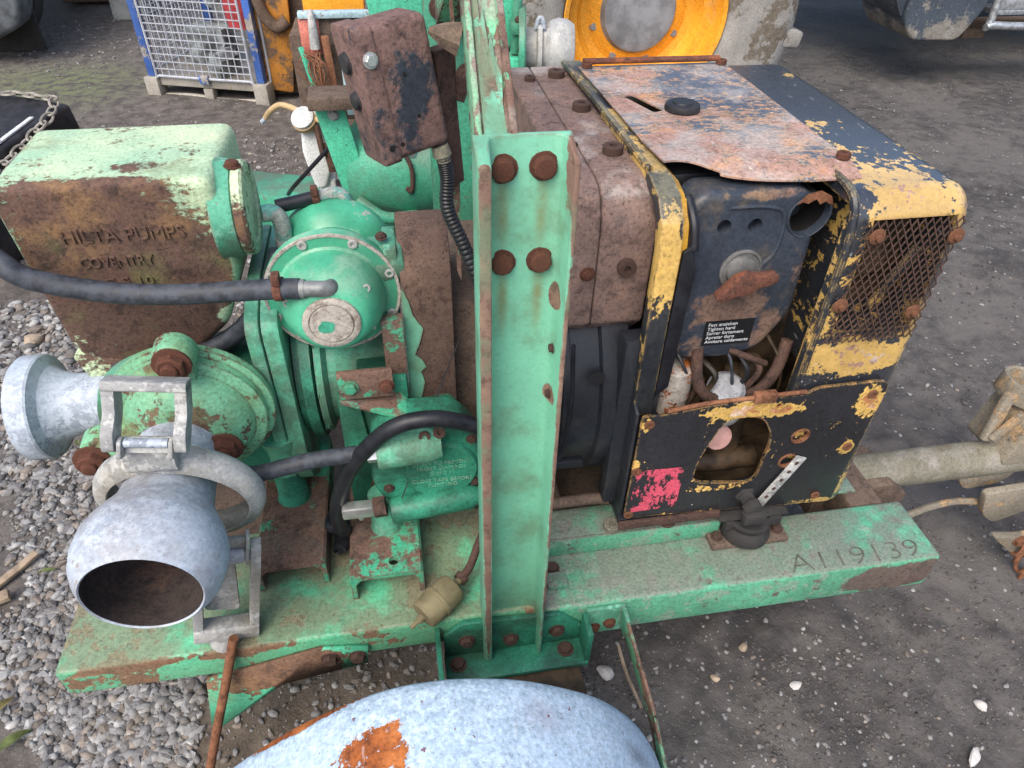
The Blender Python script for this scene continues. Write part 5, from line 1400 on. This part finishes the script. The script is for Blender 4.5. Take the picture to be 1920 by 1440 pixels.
CN = thing('dosing_unit', 'dirty white plastic filler unit with round cap beside the second pump', 'filler', (-0.27, 2.5, 0.4))
part('body', B().prism(rpoly([(-0.285, 0.72), (-0.20, 0.71), (-0.19, 0.58), (-0.235, 0.47), (-0.27, 0.47), (-0.295, 0.60)], 0.02), 'y', 2.40, 2.50).box(-0.26, -0.2, 2.42, 2.5, 0.40, 0.5), 'white', CN, 0.012, 3)
part('cap', B().lathe((-0.270, 2.40, 0.71), (-0.25, -0.6, 0.75), [(0, 0.036), (0.02, 0.038), (0.024, 0.032), (0.026, 0.0)], 28), 'white', CN)
part('cap_ring', B().lathe((-0.270, 2.40, 0.71), (-0.25, -0.6, 0.75), [(-0.012, 0.04), (0.006, 0.041), (0.008, 0.038)], 28), 'cream', CN)
part('bracket', B().bar((-0.235, 2.38, 0.70), (-0.225, 2.37, 0.60), 0.02, 0.012).bar((-0.21, 2.38, 0.64), (-0.20, 2.38, 0.54), 0.03, 0.012), 'boltdark', CN, 0.002)
part('base', B().lathe((-0.20, 2.42, 0.44), (1, 0, 0), [(0, 0.05), (0.1, 0.055)], 24), 'blackbox', CN)

# ---- mesh cage
CG = thing('mesh_cage', 'blue framed stillage cage with pale wire mesh sides', 'cage', (-1.43, 4.97, 0))
cgm = Matrix.Translation((-1.431, 4.974, 0)) @ Matrix.Rotation(math.atan2(-0.228, 0.683), 4, 'Z')
W, D, Hc = 0.72, 0.8, 1.15
for px_ in (0, W):
    for py_ in (0, D):
        part('corner_post', B(cgm).box(px_ - 0.023, px_ + 0.023, py_ - 0.023, py_ + 0.023, 0.13, Hc), 'blue', CG, 0.003)
        part('foot', B(cgm).box(px_ - 0.045, px_ + 0.045, py_ - 0.05, py_ + 0.05, 0.0, 0.128), 'cagebase', CG, 0.006)
part('foot', B(cgm).box(W / 2 - 0.03, W / 2 + 0.03, -0.03, 0.03, 0.0, 0.075), 'cagebase', CG, 0.004)
for py_ in (0, D):
    part('base_rail', B(cgm).box(0.047, W - 0.047, py_ - 0.02, py_ + 0.02, 0.078, 0.128), 'cagebase', CG, 0.003)
    part('skid', B(cgm).tube([(0.05, py_, 0.012), (0.25, py_, 0.02), (0.45, py_, 0.004), (W - 0.05, py_, 0.014)], 0.012, 8), 'cagebase', CG)
part('floor', B(cgm).box(0.0, W, 0.03, D, 0.1, 0.112), 'cagebase', CG)


def wire_panel(y_, x_a, x_b, axis):
    b = B(cgm)
    def pt(u, z):
        return (u, y_, z) if axis == 'x' else (y_, u, z)
    n = int((x_b - x_a) / 0.043)
    for k in range(n + 1):
        u = x_a + (x_b - x_a) * k / n
        b.bar(pt(u, 0.14), pt(u, Hc - 0.03), 0.0055, 0.0055, up=(0.3, 1, 0))
    z = 0.14
    while z < Hc:
        b.bar(pt(x_a, z), pt(x_b, z), 0.0055, 0.0055)
        z += 0.043
    b.tube([pt(x_a, Hc - 0.03), pt(x_a, 0.155), pt(x_a + 0.015, 0.14), pt(x_b - 0.015, 0.14), pt(x_b, 0.155), pt(x_b, Hc - 0.03)], 0.0075, 6, 3)
    part('wire_panel', b, 'cagewire', CG)


wire_panel(-0.036, 0.045, W - 0.045, 'x')
wire_panel(D + 0.036, 0.045, W - 0.045, 'x')
wire_panel(-0.036, 0.045, D - 0.045, 'y')
wire_panel(W + 0.036, 0.045, D - 0.045, 'y')
part('latch', B(cgm).box(W / 2 - 0.03, W / 2 + 0.03, -0.05, -0.03, 0.11, 0.16), 'blue', CG, 0.002)
rj = part('red_bucket', B(cgm).lathe((0.50, 0.35, 0.35), (0, 0.1, 1), [(0, 0.1), (0.25, 0.14), (0.27, 0.15), (0.25, 0.13)], 20), 'redp', None)
tag(rj, 'faded red plastic bucket behind the wire of the blue cage', 'bucket')
rj = part('red_sack', B(cgm).lathe((0.52, 0.22, 0.62), (0.1, 0, 1), [(0, 0.05), (0.08, 0.12), (0.25, 0.14), (0.38, 0.08)], 12).jitter(0.03), 'redp', None)
tag(rj, 'crumpled red sacking high up inside the blue cage', 'sack')
for k, (ux, uy, uz, s_) in enumerate(((0.22, 0.4, 0.23, 0.13), (0.42, 0.15, 0.18, 0.08), (0.30, 0.6, 0.48, 0.15))):
    q = part('scrap_lump', B(cgm @ Matrix.Translation((ux, uy, uz)) @ Matrix.Rotation(k * 1.1, 4, 'Z') @ Matrix.Rotation(0.3 * k, 4, 'X')).box(-s_, s_, -s_ * 0.7, s_ * 0.7, -s_ * 0.8, s_ * 0.8).jitter(0.02, 2), 'junk', None, smooth=0)
    tag(q, ('crumpled pale scrap sheet lying low at the left inside the cage', 'small grey scrap piece at the front of the cage floor', 'large grey scrap bundle at the back of the cage')[k], 'scrap')

# ---- worn orange digger bucket plate beside the cage
DG = thing('digger_bucket', 'worn orange steel digger bucket standing right of the mesh cage', 'bucket', (-0.62, 4.85, 0))
part('side_plate', B().prism(rpoly([(-0.735, 0.08), (-0.575, 0.05), (-0.535, 0.30), (-0.49, 1.0), (-0.80, 1.0), (-0.775, 0.55)], 0.02), 'y', 4.78, 4.84), 'digger', DG, 0.008)
part('back_plate', B().box(-0.74, -0.30, 4.86, 5.2, 0.02, 1.0), 'brownplate', DG, 0.01)
part('pivot_tube', B().tube([(-0.70, 4.76, 0.62), (-0.66, 4.75, 0.50), (-0.60, 4.75, 0.44), (-0.54, 4.76, 0.47)], 0.035, 12), 'brownplate', DG)
part('arm_tube', B().cyl((-0.45, 4.9, 0.25), (-0.1, 4.95, 0.30), 0.06).cyl((-0.45, 4.9, 0.62), (0.2, 4.95, 0.66), 0.05), 'digger', DG)
YB = part('orange_box', B().box(-0.33, -0.06, 3.6, 3.8, 0.70, 0.88), 'yellow', None, 0.01)
tag(YB, 'plain orange metal box on a stack behind the second pump', 'box')
ST = part('scrap_stack', B().box(-0.40, 0.05, 3.55, 3.9, 0.0, 0.69).jitter(0.015, 2), 'brownplate', None, 0.005, smooth=0)
tag(ST, 'brown rusty scrap stack carrying the orange box', 'scrap')

# ---- yellow wheeled loader: wheel in view
LD = thing('wheel_loader', 'loader with orange rimmed mud-caked wheel behind the engine hood', 'loader', (1.2, 3.6, 0))
wc = (1.2, 3.42, 0.76)
tb_ = B().lathe((1.2, 3.42, 0.76), (0, -1, 0), [(-0.38, 0.40), (-0.36, 0.60), (-0.30, 0.72), (-0.20, 0.765), (-0.05, 0.765), (0.02, 0.735), (0.055, 0.66), (0.06, 0.56), (0.05, 0.46), (0.035, 0.405), (0.02, 0.385), (-0.10, 0.37)], 96, cap=False)
tyre = part('tyre', tb_, 'tyre', LD, smooth=50)
for k in range(22):
    a = 2 * math.pi * k / 22
    mt_ = Matrix.Translation(wc) @ Matrix.Rotation(a, 4, 'Y')
    part('tread_lug', B(mt_).prism([(-0.045, 0.69), (0.045, 0.69), (0.035, 0.80), (-0.035, 0.80)], 'y', -0.03, 0.16), 'tyre', tyre, 0.012)
rim = part('rim', B().lathe(wc, (0, -1, 0), [(-0.12, 0.372), (0.01, 0.372), (0.03, 0.387), (0.036, 0.382), (0.03, 0.365), (-0.02, 0.352), (-0.055, 0.338), (-0.06, 0.305), (-0.075, 0.30), (-0.11, 0.275), (-0.118, 0.24), (-0.10, 0.2), (-0.095, 0.15)], 72, cap=False), 'yellow', LD, smooth=35)
part('hub', B().lathe(wc, (0, -1, 0), [(-0.10, 0.185), (-0.085, 0.174), (-0.07, 0.170), (-0.066, 0.16), (-0.062, 0.12), (-0.06, 0.0)], 48), 'hub', LD)
for k in range(8):
    a = 2 * math.pi * k / 8 + 0.3
    bolt(rim, (wc[0] + 0.215 * math.cos(a), wc[1] + 0.118, wc[2] + 0.215 * math.sin(a)), (0, -1, 0), 0.018, 'hex', 'hub')
part('axle', B().cyl((1.2, 3.8, 0.76), (1.2, 5.4, 0.76), 0.14), 'brownplate', LD)
part('chassis', B().box(-0.3, 2.0, 3.95, 5.2, 0.75, 1.6), 'yellow', LD, 0.03)

# ---- truck at upper right
TR = thing('parked_truck', 'truck with scuffed blue-grey fuel tank and aluminium step at upper right', 'truck', (4.3, 5.2, 0))
part('fuel_tank', B().prism(rpoly([(3.30, 1.0), (3.30, 0.46), (3.40, 0.335), (3.74, 0.325), (3.86, 0.52), (3.90, 1.0)], 0.05), 'y', 4.48, 5.0), 'trucktank', TR, 0.03, 4)
part('tank_band', B().prism(rpoly([(3.20, 1.0), (3.20, 0.6), (3.25, 0.52), (3.29, 0.47), (3.295, 1.0)], 0.02), 'y', 4.5, 5.0), 'trucktank', TR, 0.01)
part('step_frame', B().tube([(3.93, 4.5, 1.0), (3.93, 4.48, 0.46), (3.97, 4.46, 0.42), (4.6, 4.4, 0.41)], 0.025, 10), 'alu', TR)
part('step_tread', B().box(3.96, 4.7, 4.50, 4.70, 0.47, 0.50).box(3.96, 4.7, 4.50, 4.52, 0.50, 0.58), 'alu', TR, 0.004)
part('under_bar', B().box(3.86, 4.9, 4.75, 4.85, 0.33, 0.38).box(3.95, 4.12, 4.7, 4.85, 0.28, 0.34), 'brownplate', TR, 0.005)
part('truck_body', B().box(2.9, 6.5, 4.9, 7.2, 0.85, 2.7), 'trucktank', TR, 0.06)
for yy_ in (4.9, 6.8):
    part('tyre', B().lathe((5.6, yy_, 0.5), (0, 1, 0), [(0, 0.28), (0.02, 0.46), (0.05, 0.5), (0.25, 0.5), (0.28, 0.46), (0.3, 0.28)], 40), 'tyredark', TR)

# ---- truck corner at upper left
TL = thing('parked_lorry', 'lorry corner with grey plastic mudguard and dark tyre at upper left', 'lorry', (-2.7, 6.0, 0))
part('mudguard', B().prism(rpoly([(-2.9, 0.8), (-2.9, 0.14), (-2.62, 0.155), (-2.42, 0.24), (-2.36, 0.36), (-2.36, 0.8)], 0.06, 5), 'y', 5.72, 6.0), 'truckgrey', TL, 0.04, 4)
part('tyre', B().lathe((-2.85, 6.02, 0.46), (0, 1, 0), [(0, 0.28), (0.02, 0.43), (0.06, 0.47), (0.25, 0.47), (0.28, 0.43), (0.3, 0.28)], 40), 'tyredark', TL)
part('mud_flap', B().box(-2.9, -2.42, 6.03, 6.06, 0.02, 0.5), 'tyredark', TL, 0.005)
part('body', B().box(-4.6, -2.4, 6.1, 8.6, 0.6, 2.2), 'truckgrey', TL, 0.05)
DC = part('dark_skip', B().prism([(-2.86, 0.12), (-2.25, 0.12), (-2.2, 1.2), (-2.9, 1.2)], 'y', 7.6, 8.6).box(-2.8, -2.3, 7.65, 8.5, 0.0, 0.12), 'brownplate', None, 0.02)
tag(DC, 'dark brown skip at the far edge left of the pale concrete block', 'skip')
CB = part('concrete_block', B().prism(rpoly([(-2.19, 0), (-1.93, 0), (-1.96, 0.7), (-2.16, 0.7)], 0.02), 'y', 6.95, 7.25), 'concrete', None, 0.02)
tag(CB, 'pale grey concrete block behind the blue cage', 'block')

# ---- black crate with chain at the left edge
BC = thing('black_trough', 'black plastic trough with grey pipes and a chain at the left edge', 'trough', (-1.6, 3.2, 0))
bcm = Matrix.Translation((-1.62, 3.2, 0.22)) @ Matrix.Rotation(R(-28), 4, 'Z') @ Matrix.Rotation(R(8), 4, 'X')
part('trough', B(bcm).box(-0.30, 0.16, -0.42, 0.32, -0.2, 0.22), 'blackbox', BC, 0.02, 3)
part('grey_pipe', B(bcm).cyl((-0.30, 0.22, 0.26), (0.16, -0.40, 0.25), 0.022, n=16).cyl((-0.06, -0.10, 0.26), (-0.03, -0.14, 0.26), 0.032, n=16), 'paleblue', BC)
part('pale_strip', B(bcm).bar((0.11, 0.16, 0.226), (0.145, -0.12, 0.226), 0.02, 0.006, up=(1, 0, 0)), 'white', BC)
part('thin_rope', B(bcm).tube([(-0.25, 0.2, 0.27), (-0.05, 0.08, 0.235), (0.15, -0.05, 0.23)], 0.005, 6), 'cagewire', BC)
path = [Vector((-0.30, 0.20, 0.25)), Vector((-0.1, 0.30, 0.24)), Vector((0.10, 0.31, 0.235)), Vector((0.17, 0.20, 0.225)), Vector((0.19, 0.0, 0.19)), Vector((0.19, -0.2, 0.16)), Vector((0.19, -0.38, 0.1))]
chb = B(bcm)
acc = 0
for a_, b_ in zip(path, path[1:]):
    L = (b_ - a_).length
    dd = (b_ - a_).normalized()
    n_ = max(1, int(L / 0.05))
    for k in range(n_):
        c0 = a_.lerp(b_, (k + 0.5) / n_)
        sd_ = dd.cross(Vector((0, 0, 1))).normalized() if acc % 2 else (dd.cross(Vector((0, 0, 1))).normalized() + Vector((0, 0, 0.9))).normalized()
        acc += 1
        chb.tube([c0 + dd * math.cos(t_) * 0.036 + sd_ * math.sin(t_) * 0.017 for t_ in [i * math.pi / 4 for i in range(8)]], 0.0055, 6, 2, closed=True)
o = part('chain', chb, simple('chain steel', (0.30, 0.28, 0.24), 0.6, 0.3, 0.3, 30), BC)
o['kind'] = 'stuff'

# ---- small loose things on the ground
def gz(x, y):
    return float(ground_h(np.array([x]), np.array([y]))[0])


def stone(x, y, s, mat, label, seed, sq=(1, 0.75, 0.6)):
    b = B(Matrix.Translation((x, y, gz(x, y) + s * 0.35)) @ Matrix.Rotation(seed, 4, 'Z') @ Matrix.Rotation(0.3, 4, 'X') @ Matrix.Diagonal((sq[0], sq[1], sq[2], 1)))
    bmesh.ops.create_icosphere(b.bm, subdivisions=2, radius=s)
    from mathutils import noise as mn
    for v in b.bm.verts:
        v.co *= 1 + mn.noise(v.co * (1.6 / s) * 0.5 + Vector((seed * 9, 0, 0))) * 0.55
        v.co = b.M @ v.co
    tag(part('stone', b, mat, None, smooth=30), label, 'stone', 'larger stones lying on the yard')


stone(-1.341, 2.317, 0.032, 'stoneb', 'buff stone on the gravel left of the tank underside', 1.0)
stone(0.372, 0.77, 0.022, 'stonew', 'angular pale stone beside the post base', 2.0)
stone(0.795, 0.676, 0.014, 'stonew', 'bright white flake of stone on dark soil below the chassis rail', 3.3, (1.2, 0.7, 0.3))
stone(0.717, 0.785, 0.013, 'stoneb', 'small brown stone under the chassis rail', 4.1)
stone(1.196, 0.573, 0.015, 'stonew', 'oval pale stone at lower right on dark soil', 5.2)
stone(1.108, 0.471, 0.017, 'stonew', 'long pale stone near the bottom right corner', 0.7, (1.3, 0.6, 0.4))
stone(0.62, 0.72, 0.012, 'stoneb', 'brownish stone lying left of the white flake', 2.7)
stone(-0.70, 1.25, 0.036, 'stonew', 'broad pale grey stone behind the bell mouth on gravel', 0.2, (1.3, 0.9, 0.5))


def leaf(x, y, L, a, mat, label):
    b = B(Matrix.Translation((x, y, gz(x, y) + 0.022)) @ Matrix.Rotation(a, 4, 'Z') @ Matrix.Rotation(0.25, 4, 'Y'))
    n = 8
    top = []
    for i in range(n + 1):
        t = i / n
        wd = 0.32 * L * math.sin(math.pi * t) ** 0.8
        cz_ = 0.15 * L * math.sin(t * 3)
        top.append([(t * L, -wd / 2, cz_ + 0.06 * L), (t * L, 0, cz_), (t * L, wd / 2, cz_ + 0.06 * L)])
    vs = [v for r_ in top for v in r_]
    fs = []
    for i in range(n):
        for j in range(2):
            fs.append((i * 3 + j, i * 3 + j + 1, i * 3 + j + 4, i * 3 + j + 3))
    b.poly(vs, fs)
    bmesh.ops.solidify(b.bm, geom=b.bm.faces[:], thickness=0.0006)
    tag(part('leaf', b, mat, None), label, 'leaf', 'fallen leaves on the gravel')


leaf(-0.985, 1.25, 0.04, 0.3, 'leaf', 'green leaf on gravel beside the bell mouth')
leaf(-0.95, 0.86, 0.06, 1.1, 'leafb', 'yellow brown leaf at the lower left corner')
leaf(-1.02, 1.72, 0.04, 2.0, 'leaf', 'green leaf on gravel below the outlet coupling')
leaf(-0.915, 0.78, 0.075, 0.8, 'leaf', 'long green leaf at the bottom left corner')


def stick(name, x, y, L, a, wd, label):
    b = B(Matrix.Translation((x, y, gz(x, y) + 0.018)) @ Matrix.Rotation(a, 4, 'Z') @ Matrix.Rotation(-0.1, 4, 'Y'))
    b.box(-L / 2, L / 2, -wd / 2, wd / 2, -wd * 0.2, wd * 0.25)
    b.jitter(0.004, 2)
    tag(part(name, b, 'wood', None, 0.001, smooth=30), label, 'wood')


stick('wood_splinter', -1.05, 1.27, 0.13, 0.85, 0.022, 'weathered wood splinter on gravel at the left edge')
stick('wood_splinter', -1.07, 1.18, 0.08, 0.4, 0.03, 'short broken wood piece nearer the viewer at left edge')
tw = part('twig', B().tube([(0.405, 0.80, 0.06), (0.41, 0.74, 0.04), (0.425, 0.67, 0.02)], 0.004, 6), 'wood', None)
tag(tw, 'pale bent twig lying between the post base and fender stay', 'twig')

for o in bpy.data.objects:
    if '_org' in o:
        del o['_org']
